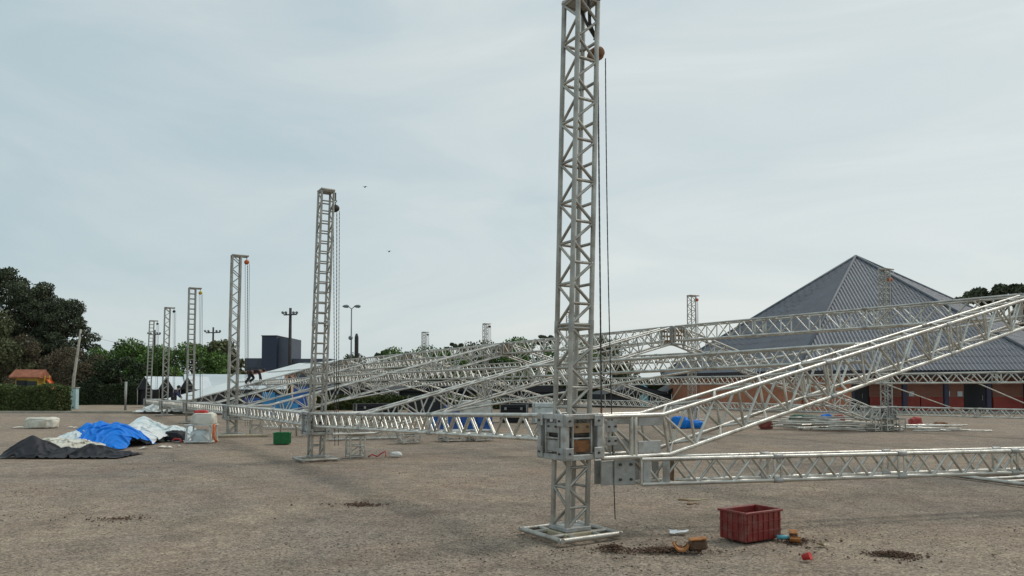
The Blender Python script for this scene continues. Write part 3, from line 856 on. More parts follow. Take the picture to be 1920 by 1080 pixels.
# ------------------------------------------------------------------ low tie truss in front and its bracket
def tie_truss():
    P = Vector((1.44, 8.6, 0.665)); Q = Vector((9.6, 10.63, 0.645))
    t = thing('tie_truss', 'low level aluminium truss running right from the foot of the nearest tower', 'truss', P - Z * 0.15)
    ax = (Q - P).normalized(); side = ax.cross(Z)
    box_truss(t, P, Q, side, Z, 0.28, 0.28, 0.47, 'warren', 'cross', 0.026, 0.0165, 'alu', True, 8, joints=1.75)
    o = Vector(t.location)
    for s in (0.06, 0.3):
        for sg in (-1, 1):
            box('end_plate', P + ax * s + side * sg * 0.15 - o, (0.09, 0.012, 0.25), 'alu_plate', t, (ax, side, Z))
    for s in (0.42,):
        box('web_plate', P + ax * s - o, (0.012, 0.2, 0.24), 'roller', t, (ax, side, Z))
    b = thing('hinge_bracket', 'bolted plate bracket joining the low truss to the nearest tower', 'bracket', (1.2, 8.58, 0.5))
    for sg in (-1, 1):
        box('cheek_plate', side * sg * 0.11 + Z * 0.16 + ax * 0.06, (0.26, 0.02, 0.29), 'alu_plate', b, (ax, side, Z), 0.01)
        for x in (0.0, 0.13):
            for zz in (0.08, 0.25):
                c = side * sg * 0.12 + ax * x + Z * zz
                tube('bolt', c, c + side * sg * 0.025, 0.016, 'steel', b, 6)
    for zz in (0.09, 0.24):
        tube('roller', ax * 0.06 - side * 0.1 + Z * zz, ax * 0.06 + side * 0.1 + Z * zz, 0.05, 'roller', b, 10)
    box('arm_plate', -u * 0.16 + v * 0.06 + Z * 0.16, (0.22, 0.02, 0.28), 'alu_plate', b, (u, v, Z), 0.01)
    box('arm_plate', -u * 0.16 - v * 0.06 + Z * 0.16, (0.22, 0.02, 0.28), 'alu_plate', b, (u, v, Z), 0.01)
tie_truss()

# flat base frame and short prop under the nearest ridge
def ridge_prop():
    c = Vector((8.62, 13.05, 0))
    t = thing('ridge_prop', 'flat tube base frame with a short prop lying behind the low truss at right', 'prop', c)
    ex, ey = Vector((0.3, -0.954, 0)), Vector((0.954, 0.3, 0))
    a, b = 0.85, 0.5
    cs = [ex * sx * a + ey * sy * b + Z * 0.035 for sx, sy in ((-1, -1), (1, -1), (1, 1), (-1, 1))]
    for k in range(4):
        tube('base_tube', cs[k], cs[(k + 1) % 4], 0.034, 'alu', t)
    for s in (-0.4, 0.0, 0.4):
        tube('base_tube', ex * s - ey * b + Z * 0.035, ex * s + ey * b + Z * 0.035, 0.026, 'alu', t)
    box('prop_block', ex * 0.62 + ey * 0.28 + Z * 0.2, (0.3, 0.3, 0.3), 'roller', t, (ex, ey, Z), 0.02)
ridge_prop()

# ------------------------------------------------------------------ short truss stands under the eave truss
def stand(label, x, y, h=0.5, w=0.34, rz=0.5):
    t = thing('truss_stand', label, 'stand', (x, y, 0), 'short truss stands')
    ex = Vector((math.cos(rz), math.sin(rz), 0)); ey = Vector((-ex.y, ex.x, 0))
    for sx in (-1, 1):
        for sy in (-1, 1):
            p = ex * sx * w / 2 + ey * sy * w / 2
            tube('leg', p, p + Z * h, 0.024, 'alu', t, 6)
    for zz in (0.03, h * 0.52, h - 0.03):
        for s in (-1, 1):
            tube('rung', ex * s * w / 2 - ey * w / 2 + Z * zz, ex * s * w / 2 + ey * w / 2 + Z * zz, 0.018, 'alu', t, 6)
            tube('rung', ey * s * w / 2 - ex * w / 2 + Z * zz, ey * s * w / 2 + ex * w / 2 + Z * zz, 0.018, 'alu', t, 6)
    for s in (-1, 1):
        tube('brace', ey * s * w / 2 - ex * w / 2 + Z * 0.05, ey * s * w / 2 + ex * w / 2 + Z * h * 0.5, 0.015, 'alu', t, 6)
        tube('brace', ex * s * w / 2 - ey * w / 2 + Z * 0.05, ex * s * w / 2 + ey * w / 2 + Z * h * 0.5, 0.015, 'alu', t, 6)
    box('top_plate', Z * (h + 0.012), (w + 0.06, w + 0.06, 0.02), 'alu_plate', t, (ex, ey, Z))
stand('short truss stand right of the second tower base, below the eave truss', -3.62, 17.2, 0.52)
stand('short truss stand just right of the third tower base', -8.75, 25.4, 0.6)
stand('low truss stand below the eave truss between first and second towers', -3.0, 21.6, 0.42, 0.5)
stand('low truss stand on the gravel behind the eave truss middle', -1.75, 22.4, 0.3, 0.7)
stand('low truss stand left of the foreground tower beyond the eave truss', -0.95, 22.5, 0.3, 0.6)
for k in range(3):
    q = B[1] + Vector((-0.75 + 0.5 * k, -0.55 + 0.12 * k, 0))
    stand(['leftmost', 'middle', 'right hand'][k] + ' of three truss stands at the right row tower foot', q.x, q.y, 0.45, 0.36)

# stacked short trusses under the second eave truss
def truss_stack():
    t = thing('stacked_truss', 'short aluminium truss section lying behind the second tower', 'truss', (-5.0, 23.0, 0.0), 'spare truss sections on the ground')
    box_truss(t, (-5.6, 22.6, 0.2), (-3.6, 23.4, 0.2), (0.37, -0.93, 0), Z, 0.34, 0.34, 0.45, 'warren', 'cross', 0.025, 0.017, 'alu', True)
    t = thing('stacked_truss', 'short aluminium truss section stacked on another behind the second tower', 'truss', (-5.0, 23.1, 0.4), 'spare truss sections on the ground')
    box_truss(t, (-5.5, 22.7, 0.6), (-3.9, 23.4, 0.6), (0.37, -0.93, 0), Z, 0.34, 0.34, 0.45, 'warren', 'cross', 0.025, 0.017, 'alu', True)
    t = thing('stacked_truss', 'truss section lying on the gravel right of the third tower', 'truss', (-7.7, 28, 0.0), 'spare truss sections on the ground')
    box_truss(t, (-9.6, 29.0, 0.2), (-5.6, 27.2, 0.2), (0.41, 0.91, 0), Z, 0.3, 0.3, 0.5, 'warren', 'cross', 0.025, 0.017, 'alu', True)
truss_stack()

# ------------------------------------------------------------------ cloth heaps
def heap(name, label, cat, center, size, bumps, mat, res=(48, 36), squeeze=0.72, rz=0.0, seed=0, group=None, sharp=0.7, steps=70, stiff=0.25, thick=0.0):
    """A real sheet dropped on hidden high points: a small mass-spring drape worked out here.
    bumps = [(cx, cy, sx, sy, h)] local metres; squeeze < 1 leaves slack cloth that wrinkles."""
    g = np.random.default_rng(100 + seed)
    nx, ny = res; sx, sy = size
    gx, gy = np.meshgrid(np.linspace(-.5, .5, nx), np.linspace(-.5, .5, ny))
    # rounded, uneven outline of the sheet
    X = np.stack([gx * sx, gy * sy, np.zeros_like(gx)], -1)
    ph = g.uniform(0, 6.28, 4)
    def H(x, y):
        hgt = np.zeros_like(x)
        for (cx, cy, ax, ay, h) in bumps:
            r_ = np.sqrt(((x - cx) / ax) ** 2 + ((y - cy) / ay) ** 2)
            hgt = np.maximum(hgt, h * np.clip(1 - r_, 0, 1) ** sharp)
        return hgt
    rest = np.array([sx / (nx - 1), sy / (ny - 1)]) / squeeze
    wav = sum(np.sin(gx * k1 + gy * k2 + p_) for k1, k2, p_ in zip(g.uniform(-22, 22, 7), g.uniform(-18, 18, 7), g.uniform(0, 6.28, 7)))
    X[..., 2] = H(X[..., 0], X[..., 1]) + 0.10 + 0.05 * wav + g.normal(0, 0.01, gx.shape)
    X[..., 2] = np.maximum(X[..., 2], 0.02)
    Pv = X.copy()
    def solve(i0, i1, L0, k):
        a_, b_ = X[i0], X[i1]; d = b_ - a_
        ln = np.maximum(np.linalg.norm(d, axis=-1, keepdims=True), 1e-6)
        c = d * (0.5 * k * (1 - L0 / ln)); X[i0] = a_ + c; X[i1] = b_ - c
    def rows(o, st):   # pairs along x with spacing st, phase o
        idx = np.arange(o, nx - st, 2 * st)
        return (slice(None), idx), (slice(None), idx + st)
    def cols(o, st):
        idx = np.arange(o, ny - st, 2 * st)
        return (idx, slice(None)), (idx + st, slice(None))
    dg = float(np.hypot(*rest))
    for stp in range(steps):
        vel = (X - Pv) * 0.92; Pv = X.copy()
        X = X + vel; X[..., 2] -= 0.006
        for it in range(6):
            for o in (0, 1):
                solve(*rows(o, 1), rest[0], 1.0); solve(*cols(o, 1), rest[1], 1.0)
            for o in (0, 1, 2, 3):
                solve(*rows(o % 4, 2), rest[0] * 2, stiff); solve(*cols(o % 4, 2), rest[1] * 2, stiff)
            for oj in (0, 1):
                for oi in (0, 1):
                    J = np.arange(oj, ny - 1, 2); I = np.arange(oi, nx - 1, 2)
                    solve(np.ix_(J, I), np.ix_(J + 1, I + 1), dg, 0.4); solve(np.ix_(J, I + 1), np.ix_(J + 1, I), dg, 0.4)
            floor = H(X[..., 0], X[..., 1]) + 0.012
            hit = X[..., 2] < floor
            X[..., 2] = np.where(hit, floor, X[..., 2])
            X[..., :2] = np.where(hit[..., None], Pv[..., :2] + 0.35 * (X[..., :2] - Pv[..., :2]), X[..., :2])
    V = X.reshape(-1, 3)
    F = [(j * nx + i, j * nx + i + 1, (j + 1) * nx + i + 1, (j + 1) * nx + i) for j in range(ny - 1) for i in range(nx - 1)]
    o = mesh_obj(name, V.tolist(), F, mat, None, True)
    o.location = center; o.rotation_euler = (0, 0, rz)
    sb = o.modifiers.new('sub', 'SUBSURF'); sb.levels = 1; sb.render_levels = 1
    return tag(o, label, cat, group)

def sack(name, label, cat, center, r, mat, seed=0, rz=0.0, boxy=0.65, group=None):
    """Stuffed bag or bale: rounded body with a flat bottom, creases and puckers."""
    bm = bmesh.new(); bmesh.ops.create_icosphere(bm, subdivisions=4, radius=1)
    for q in bm.verts:
        d = q.co.normalized()
        p = Vector([math.copysign(abs(c) ** boxy, c) for c in d])
        w = noise.noise(d * 1.6 + Vector((seed, 0, 0))); w2 = noise.noise(d * 1.9 + Vector((0, seed, 4)))
        c1 = 1 - 2.4 * abs(noise.noise(d * 2.1 + Vector((w, w2, seed * 1.3)))); c2 = 1 - 2.4 * abs(noise.noise(d * 4.6 + Vector((w2, w, seed))))
        k = 1 + 0.16 * w + 0.1 * c1 + 0.05 * c2
        z = p.z * r[2] * k + r[2] * 0.8
        q.co = (p.x * r[0] * k, p.y * r[1] * k, max(z, 0.004 + 0.01 * abs(w)))
    me = bpy.data.meshes.new(name); bm.to_mesh(me); bm.free(); me.materials.append(M[mat])
    me.polygons.foreach_set('use_smooth', [True] * len(me.polygons))
    o = link(bpy.data.objects.new(name, me)); o.location = center; o.rotation_euler = (0, 0, rz)
    return tag(o, label, cat, group)

heap('black_tarp', 'black tarpaulin heap with a pointed peak lying on the gravel', 'tarp', (-10.4, 17.6, 0), (2.7, 1.25),
     [(-0.95, 0.0, 0.75, 0.6, 0.5), (-0.2, 0.0, 1.0, 0.5, 0.16), (0.45, 0.02, 0.7, 0.45, 0.26), (0.9, -0.05, 0.5, 0.35, 0.12)], 'black_tarp', (64, 36), 0.8, seed=1, sharp=1.1, stiff=0.12)
heap('blue_tarp', 'bright blue tarpaulin crumpled over white sheets', 'tarp', (-11.05, 20.3, 0), (1.75, 1.9),
     [(-0.3, 0.2, 0.7, 0.85, 0.7), (0.2, 0.1, 0.85, 1.0, 0.66), (0.4, -0.25, 0.65, 0.75, 0.55), (-0.6, 0.1, 0.5, 0.6, 0.66)], 'blue_tarp', (64, 60), 0.74, seed=2, sharp=0.7, stiff=0.12)
heap('cream_canvas', 'cream canvas folded beneath the front of the blue tarpaulin', 'tarp', (-11.4, 19.1, 0), (1.7, 0.9),
     [(0.1, 0.0, 0.95, 0.5, 0.26), (-0.5, 0.2, 0.6, 0.45, 0.3)], 'cream_tarp', (56, 36), 0.6, seed=3, sharp=0.6, stiff=0.06)
heap('white_sheet', 'pale folded sheet poking out left of the blue tarpaulin', 'tarp', (-11.85, 20.1, 0), (1.1, 1.0),
     [(0.1, 0.1, 0.7, 0.55, 0.44)], 'mint_tarp', (44, 40), 0.65, seed=4, sharp=0.5, stiff=0.06)
heap('white_tarp', 'white tarpaulin strip behind the blue tarpaulin', 'tarp', (-11.3, 21.7, 0), (2.2, 1.4),
     [(0.2, 0.1, 1.1, 0.8, 0.52), (0.7, -0.2, 0.5, 0.6, 0.4)], 'white_tarp', (60, 44), 0.75, seed=5, sharp=0.6, stiff=0.06)
heap('mint_tarp', 'large pale grey tarpaulin heap sloping down to the right of the blue one', 'tarp', (-10.95, 22.9, 0), (2.5, 1.9),
     [(-0.5, 0.2, 0.75, 1.0, 0.72), (0.0, 0, 0.9, 1.0, 0.5), (0.6, -0.1, 0.6, 0.8, 0.42), (1.05, 0.0, 0.4, 0.5, 0.42)], 'mint_tarp', (70, 56), 0.75, seed=6, sharp=0.75, stiff=0.06)
sack('dark_cloth_roll', 'dark rolled cloth at the right end of the pale tarpaulin', 'roll', (-10.05, 22.2, 0), (0.26, 0.24, 0.17), 'black_tarp', 7)
sack('canvas_bale', 'cream wrapped bale alone at far left on the gravel', 'bale', (-18.6, 29.4, 0), (0.5, 0.4, 0.22), 'cream_tarp', 8, 0.1, 0.45)
# white scraps beside the blue tarp
for k, (x, y, s) in enumerate([(-9.4, 20.0, .14), (-9.15, 19.9, .1), (-9.7, 19.6, .12), (-9.05, 20.2, .08), (-17.6, 29.6, .16), (-19.6, 29.5, .2), (-20.6, 29.7, .18), (-17.2, 29.3, .1)]):
    V = [(x + s * math.cos(a) * random.uniform(.6, 1.3), y + s * math.sin(a) * random.uniform(.6, 1.3), random.uniform(0.0, 0.035)) for a in np.linspace(0, 5.6, 7)] + [(x, y, 0.05)]
    o = mesh_obj('canvas_scrap', V, [(i, (i + 1) % 7, 7) for i in range(7)], 'cream_tarp')
    tag(o, 'small cream scrap on the gravel ' + ('right of the blue tarpaulin' if k < 4 else 'beside the cream wrapped bale'), 'scrap', 'cream scraps by the tarpaulins' if k < 4 else 'cream scraps by the bale')

# white sheeting already laid on the far roof slope
def roof_sheet():
    nx, ny = 48, 16; V = []
    for j in range(ny + 1):
        tt = -0.02 + 1.04 * j / ny
        for i in range(nx + 1):
            s = 0.9 + (SP[5] / 2 - 0.9) * i / nx
            p = A[4].lerp(A[5], tt) + u * s
            z = rafter_top(4, s) * (1 - tt) + rafter_top(5, s) * tt + 0.05 + 0.02 * noise.noise(Vector((s * 1.5, tt * 6, 2)))
            z -= 0.1 * math.sin(math.pi * min(1, max(0, tt))) * (0.5 + 0.5 * abs(math.sin(s * 0.9)))
            V.append((p.x, p.y, z))
    F = [(j * (nx + 1) + i, j * (nx + 1) + i + 1, (j + 1) * (nx + 1) + i + 1, (j + 1) * (nx + 1) + i) for j in range(ny) for i in range(nx)]
    o = mesh_obj('roof_sheet', V, F, 'white_tarp', None, True)
    so = o.modifiers.new('thick', 'SOLIDIFY'); so.thickness = 0.02; so.offset = 1
    tag(o, 'white sheeting stretched over the far end of the low tent roof', 'tarp')
roof_sheet()
heap('rolled_sheet', 'white sheeting bundled at the foot of the far left towers', 'tarp', (-21.3, 45.2, 0.1), (2.6, 1.6),
     [(0, 0, 1.1, 0.7, 0.45), (-0.5, 0, 0.6, 0.6, 0.5)], 'white_tarp', res=(50, 30), seed=12)

# ------------------------------------------------------------------ crates
def crate(label, loc, rz, mat, size=(0.55, 0.36, 0.31), detail=True, group=None, open_top=True):
    t = thing('plastic_crate', label, 'crate', loc, group, rz)
    sx, sy, sz = size; th = 0.014
    X, Y = Vector((1, 0, 0)), Vector((0, 1, 0))
    box('base_panel', (0, 0, 0.012), (sx - 0.004, sy - 0.004, 0.02), mat, t)
    for s in (-1, 1):
        sp = box('side_panel', (0, s * (sy / 2 - th / 2), sz / 2 + 0.004), (sx - 2 * th - .004, th, sz - 0.01), mat, t)
        ep = box('end_panel', (s * (sx / 2 - th / 2), 0, sz / 2 + 0.004), (th, sy, sz - 0.01), mat, t)
        if detail:
            for k in range(7):
                x = -sx / 2 + 0.03 + (sx - 0.06) * k / 6
                box('rib', (x, s * (th / 2 + 0.005), -0.004), (0.013, 0.014, sz - 0.03), mat, sp, None, 0.003)
            for k in range(5):
                y = -sy / 2 + 0.03 + (sy - 0.06) * k / 4
                box('rib', (s * (th / 2 + 0.005), y, -0.004), (0.014, 0.013, sz - 0.03), mat, ep, None, 0.003)
            for zz in (-0.06, 0.045):
                box('band', (0, s * (th / 2 + 0.003), zz), (sx, 0.009, 0.014), mat, sp, None, 0.003)
                box('band', (s * (th / 2 + 0.003), 0, zz), (0.009, sy, 0.014), mat, ep, None, 0.003)
        box('rim', (0, s * (sy / 2 + 0.004), sz - 0.008), (sx + 0.034, 0.03, 0.026), mat, t, None, 0.005)
        box('rim', (s * (sx / 2 + 0.002), 0, sz - 0.007), (0.028, sy - 0.024, 0.024), mat, t, None, 0.005)
    return t
crate('dark red ribbed plastic crate standing open on the gravel', (2.585, 8.1, 0), R(31), 'red_crate')
crate('green plastic crate on the gravel left of the second tower', (-6.55, 21.2, 0), R(8), 'green', (0.42, 0.36, 0.32), True)
k = 0
for lx in range(4):
    for lz in range(3):
        if (lx, lz) in ((0, 2), (3, 2), (2, 2)): continue
        crate(['bottom', 'middle', 'top'][lz] + ' blue crate in the ' + ['leftmost', 'second', 'third', 'rightmost'][lx] + ' column of the blue stack', (-2.7 + 0.58 * lx + random.uniform(-.02, .02), 26.2 + 0.1 * lx, 0.325 * lz), R(random.uniform(-4, 6)), 'blue', (0.55, 0.4, 0.32), False, 'stacked blue crates')

# blue sheet-wrapped stacks under the roof
bs = thing('panel_stack', 'upright stack of light blue panels below the roof behind the third frame', 'panels', (-12.9, 40.5, 0))
for k, (x, y, w_, h_, t_) in enumerate([(-1.35, 0.1, 0.8, 1.0, 6), (-0.4, 0.0, 0.7, 1.3, -4), (0.45, -0.1, 0.85, 1.15, 5), (1.35, 0.0, 0.8, 1.6, -3), (-1.6, -0.3, 0.7, 0.6, 9), (0.9, -0.35, 0.9, 0.7, -8)]):
    o = box('panel', (x, y, h_ / 2), (w_, 0.07, h_), 'light_blue' if k % 3 else 'blue', bs, None, 0.01); o.rotation_euler = (R(-5), R(t_ * .3), R(t_))
sack('blue_bag', 'round blue bag lying in a white tube frame behind the inclined truss', 'bag', (6.6, 29.2, 0), (0.3, 0.28, 0.25), 'blue_tarp', 14)
sack('blue_bag', 'flat blue bag right of the round blue bag', 'bag', (7.15, 29.3, 0), (0.36, 0.25, 0.16), 'blue_tarp', 15)
fr_ = thing('tube_frame', 'white bent tube frame standing around the blue bag', 'frame', (6.8, 29.5, 0))
for s in (-1, 1):
    poly_tube('hoop', [Vector((s * 0.55, -0.3, 0)), Vector((s * 0.55, -0.28, 0.75)), Vector((s * 0.5, 0, 0.85)), Vector((s * 0.55, 0.28, 0.75)), Vector((s * 0.55, 0.3, 0))], 0.025, 'white', fr_, 6)
tube('crossbar', (-0.5, 0, 0.85), (0.5, 0, 0.85), 0.025, 'white', fr_)

# ------------------------------------------------------------------ pile of loose tubes at the right row
for k in range(66):
    left = k < 44
    c = B[1] + (Vector((-1.9, 0.5, 0)) if left else Vector((1.35, 0.1, 0)))
    a = R(random.gauss(-16, 16)) if left else R(random.gauss(-10, 14))
    L = random.uniform(1.6, 3.2) if left else random.uniform(0.9, 2.0)
    c = c + Vector((random.gauss(-0.1 if left else 0, 0.9 if left else 0.4), random.gauss(0, 0.55), 0))
    z = 0.03 + abs(random.gauss(0, 0.17 if left else 0.07))
    d = Vector((math.cos(a), math.sin(a), random.uniform(-0.03, 0.03))) * L / 2
    o = tube('loose_tube', c - d + Z * (z + .03), c + d + Z * (z + .03), 0.026, 'alu', None, 6)
    tag(o, 'loose aluminium tube in the pile ' + ('left' if left else 'right') + ' of the nearest visible right-row tower', 'tube', 'tube pile ' + ('left' if left else 'right') + ' of the tower')

def bundle(name, label, cat, loc, mat, size, seed):
    return sack(name, label, cat, loc, (size[0] * .75, size[1] * .8, size[2] * .46), mat, seed)
bundle('red_bag', 'dark red bag at the left end of the tube pile', 'bag', (9.75, 28.6, 0), 'red_crate', (0.3, 0.25, 0.45), 21)
bundle('red_bag', 'red bag on the gravel right of the right-row tower', 'bag', (15.7, 28.9, 0), 'red_cloth', (0.28, 0.25, 0.5), 22)
bundle('orange_bag', 'orange bag beside the red one right of the right-row tower', 'bag', (16.5, 28.6, 0), 'rust', (0.3, 0.25, 0.3), 23)
bundle('green_roll', 'dark green roll behind the tube pile', 'roll', (11.6, 29.5, 0.12), 'green_cloth', (0.75, 0.25, 0.45), 24)
bundle('blue_bundle', 'small blue bundle at the end of the green roll', 'bundle', (12.45, 29.4, 0.12), 'blue_tarp', (0.25, 0.22, 0.5), 25)
bundle('red_bundle', 'small red bundle right of the small blue bundle', 'bundle', (12.9, 29.3, 0.12), 'red_cloth', (0.24, 0.2, 0.45), 26)

# ------------------------------------------------------------------ white table with gear, trestle, straps
def gear_table():
    t = thing('white_table', 'white tube-legged table carrying a cream sack near the third tower', 'table', (-9.08, 21.75, 0))
    for sx in (-1, 1):
        for sy in (-1, 1):
            tube('leg', (sx * 0.36, sy * 0.25, 0), (sx * 0.33, sy * 0.22, 0.5), 0.028, 'white', t)
        tube('foot_bar', (sx * 0.36, -0.3, 0.03), (sx * 0.36, 0.3, 0.03), 0.026, 'white', t)
        tube('brace', (sx * 0.36, -0.25, 0.03), (sx * 0.1, -0.25, 0.28), 0.02, 'white', t)
    box('table_top', (0, 0, 0.515), (0.8, 0.58, 0.035), 'white', t)
    tube('foot_bar', (-0.36, -0.25, 0.03), (0.36, -0.25, 0.03), 0.026, 'white', t)
gear_table()
sack('cream_sack', 'bulging cream sack on top of the white table', 'sack', (-9.0, 21.75, 0.535), (0.29, 0.23, 0.17), 'cream_tarp', 37, 0.15, 0.32)
sack('grey_sack', 'grey sack stuffed under the white table', 'sack', (-9.1, 21.75, 0), (0.25, 0.2, 0.2), 'mint_tarp', 32)
sack('red_cap_bundle', 'red bundle on top of the cream sack', 'bundle', (-9.1, 21.75, 0.83), (0.17, 0.12, 0.06), 'red', 33)
def strap(name, label, pts, mat, r=0.025, cat='strap'):
    o = poly_tube(name, pts, r, mat, None, 6); return tag(o, label, cat)
strap('red_strap', 'orange red strap hanging from the right side of the white table', [(-8.67, 21.6, 0.53), (-8.62, 21.52, 0.45), (-8.63, 21.5, 0.2), (-8.58, 21.5, 0.1), (-8.53, 21.52, 0.03)], 'orange', 0.04)
strap('red_strap', 'red strap lying on the gravel left of the white table', [(-9.85, 21.6, 0.06), (-9.75, 21.5, 0.12), (-9.65, 21.6, 0.1), (-9.55, 21.5, 0.03)], 'red', 0.03)
strap('red_strap', 'red strap lying beside the short stand right of the second tower', [(-3.3, 17.1, 0.02), (-3.2, 17.0, 0.08), (-3.1, 17.15, 0.02), (-3.0, 17.05, 0.1), (-2.93, 17.2, 0.14), (-2.9, 17.1, 0.03)], 'red', 0.016)
sack('white_bag', 'small white bag by the red strap', 'bag', (-2.7, 17.3, 0), (0.13, 0.09, 0.06), 'white', 34)

def trestle():
    t = thing('folding_trestle', 'white folding trestle with rounded legs left of the second tower', 'trestle', (-7.05, 24.6, 0))
    for x in (-0.35, 0.4):
        poly_tube('leg_hoop', [Vector((x - 0.27, 0, 0)), Vector((x - 0.24, 0, 0.5)), Vector((x - 0.15, 0, 0.62)), Vector((x + 0.15, 0, 0.62)), Vector((x + 0.24, 0, 0.5)), Vector((x + 0.27, 0, 0))], 0.03, 'alu', t, 6)
    box('top_board', (0, 0, 0.67), (1.5, 0.4, 0.05), 'white', t)
    poly_tube('foot_rail', [Vector((0.1, -0.05, 0.03)), Vector((0.6, -0.05, 0.03)), Vector((0.75, -0.05, 0.12)), Vector((0.8, -0.05, 0.5)), Vector((0.7, -0.05, 0.63))], 0.03, 'white', t, 6)
trestle()
tag(box('plank', (-9.3, 24.2, 0.03), (2.6, 0.25, 0.05), 'pale_wood', None, (Vector((0.98, 0.17, 0)), Vector((-0.17, 0.98, 0)), Z)), 'pale plank on the gravel in front of the third tower', 'plank')

# ------------------------------------------------------------------ small things in the foreground
def rust_ring(label, loc, rz, s=1.0, tilt=0.0):
    """Half-round rusty pulley halves: curved shell with end flange."""
    t = thing('rusty_pulley_half', label, 'pulley', loc, None, rz)
    def shell(a0, a1, r0, r1, w, off, mat, name):
        V, F = [], []; n = 12
        for k in range(n + 1):
            a = a0 + (a1 - a0) * k / n
            for r in (r0, r1):
                for y in (-w / 2, w / 2):
                    V.append((off[0] + r * math.cos(a), off[1] + y, off[2] + r * math.sin(a)))
        for k in range(n):
            b = 4 * k
            for q in ((0, 1, 5, 4), (2, 6, 7, 3), (0, 4, 6, 2), (1, 3, 7, 5)):
                F.append(tuple(b + i for i in q))
        F += [(0, 2, 3, 1), (4 * n, 4 * n + 1, 4 * n + 3, 4 * n + 2)]
        o = mesh_obj(name, V, F, mat, t, False); return o
    shell(R(188), R(352), 0.062 * s, 0.078 * s, 0.13 * s, (-0.07 * s, 0, 0.076 * s), 'orange_rust', 'shell')
    shell(R(188), R(352), 0.055 * s, 0.09 * s, 0.014 * s, (-0.07 * s, 0.072 * s, 0.08 * s), 'rust', 'flange')
    box('lug', (0.09 * s, 0.02, 0.06 * s), (0.18 * s, 0.1 * s, 0.1 * s), 'soil', t, (Vector((0.98, 0.1, 0.12)).normalized(), Vector((-0.1, 0.99, 0)).normalized(), Vector((-0.12, -0.01, 0.99)).normalized()), 0.02)
    box('lug_cap', (0.09 * s, 0.02, 0.118 * s), (0.17 * s, 0.11 * s, 0.016 * s), 'orange_rust', t, (Vector((0.98, 0.1, 0.12)).normalized(), Vector((-0.1, 0.99, 0)).normalized(), Vector((-0.12, -0.01, 0.99)).normalized()), 0.006)
M['orange_rust'] = material('orange_rust', (0.42, 0.17, 0.045, 1), 0.75, 0, 0.3, 20, 0.3, 80, dirt=(0.12, 0.05, 0.025, 1), dirt_amt=0.5, dscale=14)
rust_ring('orange rusty pulley half lying on dark soil left of the red crate', (1.76, 7.45, 0), R(-12), 1.0)
rust_ring('dark rusty pulley half with a yellow edge right of the red crate', (3.0, 7.9, 0), R(70), 0.75)

def soil_patch(label, x, y, rx, ry, h, n, seed):
    r = np.random.default_rng(seed)
    q = r.standard_t(3.0, (n, 2)) * 0.33; q[:, 1] += 0.25 * np.sin(q[:, 0] * 2.5 + seed); rad = np.hypot(q[:, 0], q[:, 1])
    zz = h * np.clip(1 - rad, 0, 1)
    P_ = np.stack([x + q[:, 0] * rx, y + q[:, 1] * ry, zz * r.random(n) - 0.006], -1)
    tag(scatter_mesh('soil_patch', P_, 0.006 + 0.014 * r.random(n) ** 2, 'soil', 0.6), label, 'soil', kind='stuff')
soil_patch('dark loose soil spilled beside the rusty pulley half', 1.52, 7.5, 0.4, 0.16, 0.03, 900, 1)
soil_patch('dark soil under the foreground tower base corner', 1.02, 7.55, 0.2, 0.16, 0.06, 420, 2)
soil_patch('reddish dark soil patch on the gravel at lower right', 3.72, 7.3, 0.28, 0.16, 0.04, 700, 3)
soil_patch('small dark soil smear on the gravel left of the foreground tower', -2.1, 10.4, 0.4, 0.16, 0.015, 350, 4)
soil_patch('dark soil under the dark rusty pulley half', 3.0, 7.95, 0.25, 0.15, 0.04, 300, 5)
soil_patch('faint dark soil smear at lower left', -4.9, 9.3, 0.5, 0.2, 0.01, 150, 6)

cup = thing('red_cup', 'small bright red cup tipped over on the gravel at lower right', 'cup', (2.78, 7.05, 0.035))
cb = lathe('body', [(0.028, -0.04), (0.036, 0.03), (0.037, 0.032), (0.034, 0.03), (0.026, -0.034)], 'red', cup); cb.rotation_euler = (R(70), 0, R(50))
cl_ = lathe('rim', [(0.034, 0.03), (0.041, 0.031), (0.041, 0.037), (0.034, 0.036)], 'red', cup); cl_.rotation_euler = (R(70), 0, R(50))
bt = thing('blue_bottle', 'small pale blue bottle lying between the red crate and a rusty pulley', 'bottle', (2.9, 7.98, 0.026))
M['pale_blue'] = material('pale_blue_plastic', (0.12, 0.42, 0.5, 1), 0.35, 0, 0.1, 10)
bb = lathe('body', [(0.014, -0.07), (0.024, -0.064), (0.025, 0.035), (0.01, 0.062), (0.009, 0.07)], 'pale_blue', bt); bb.rotation_euler = (R(90), 0, R(75))
bc = lathe('cap', [(0.011, 0.07), (0.012, 0.09), (0.008, 0.092)], 'white', bt); bc.rotation_euler = (R(90), 0, R(75))

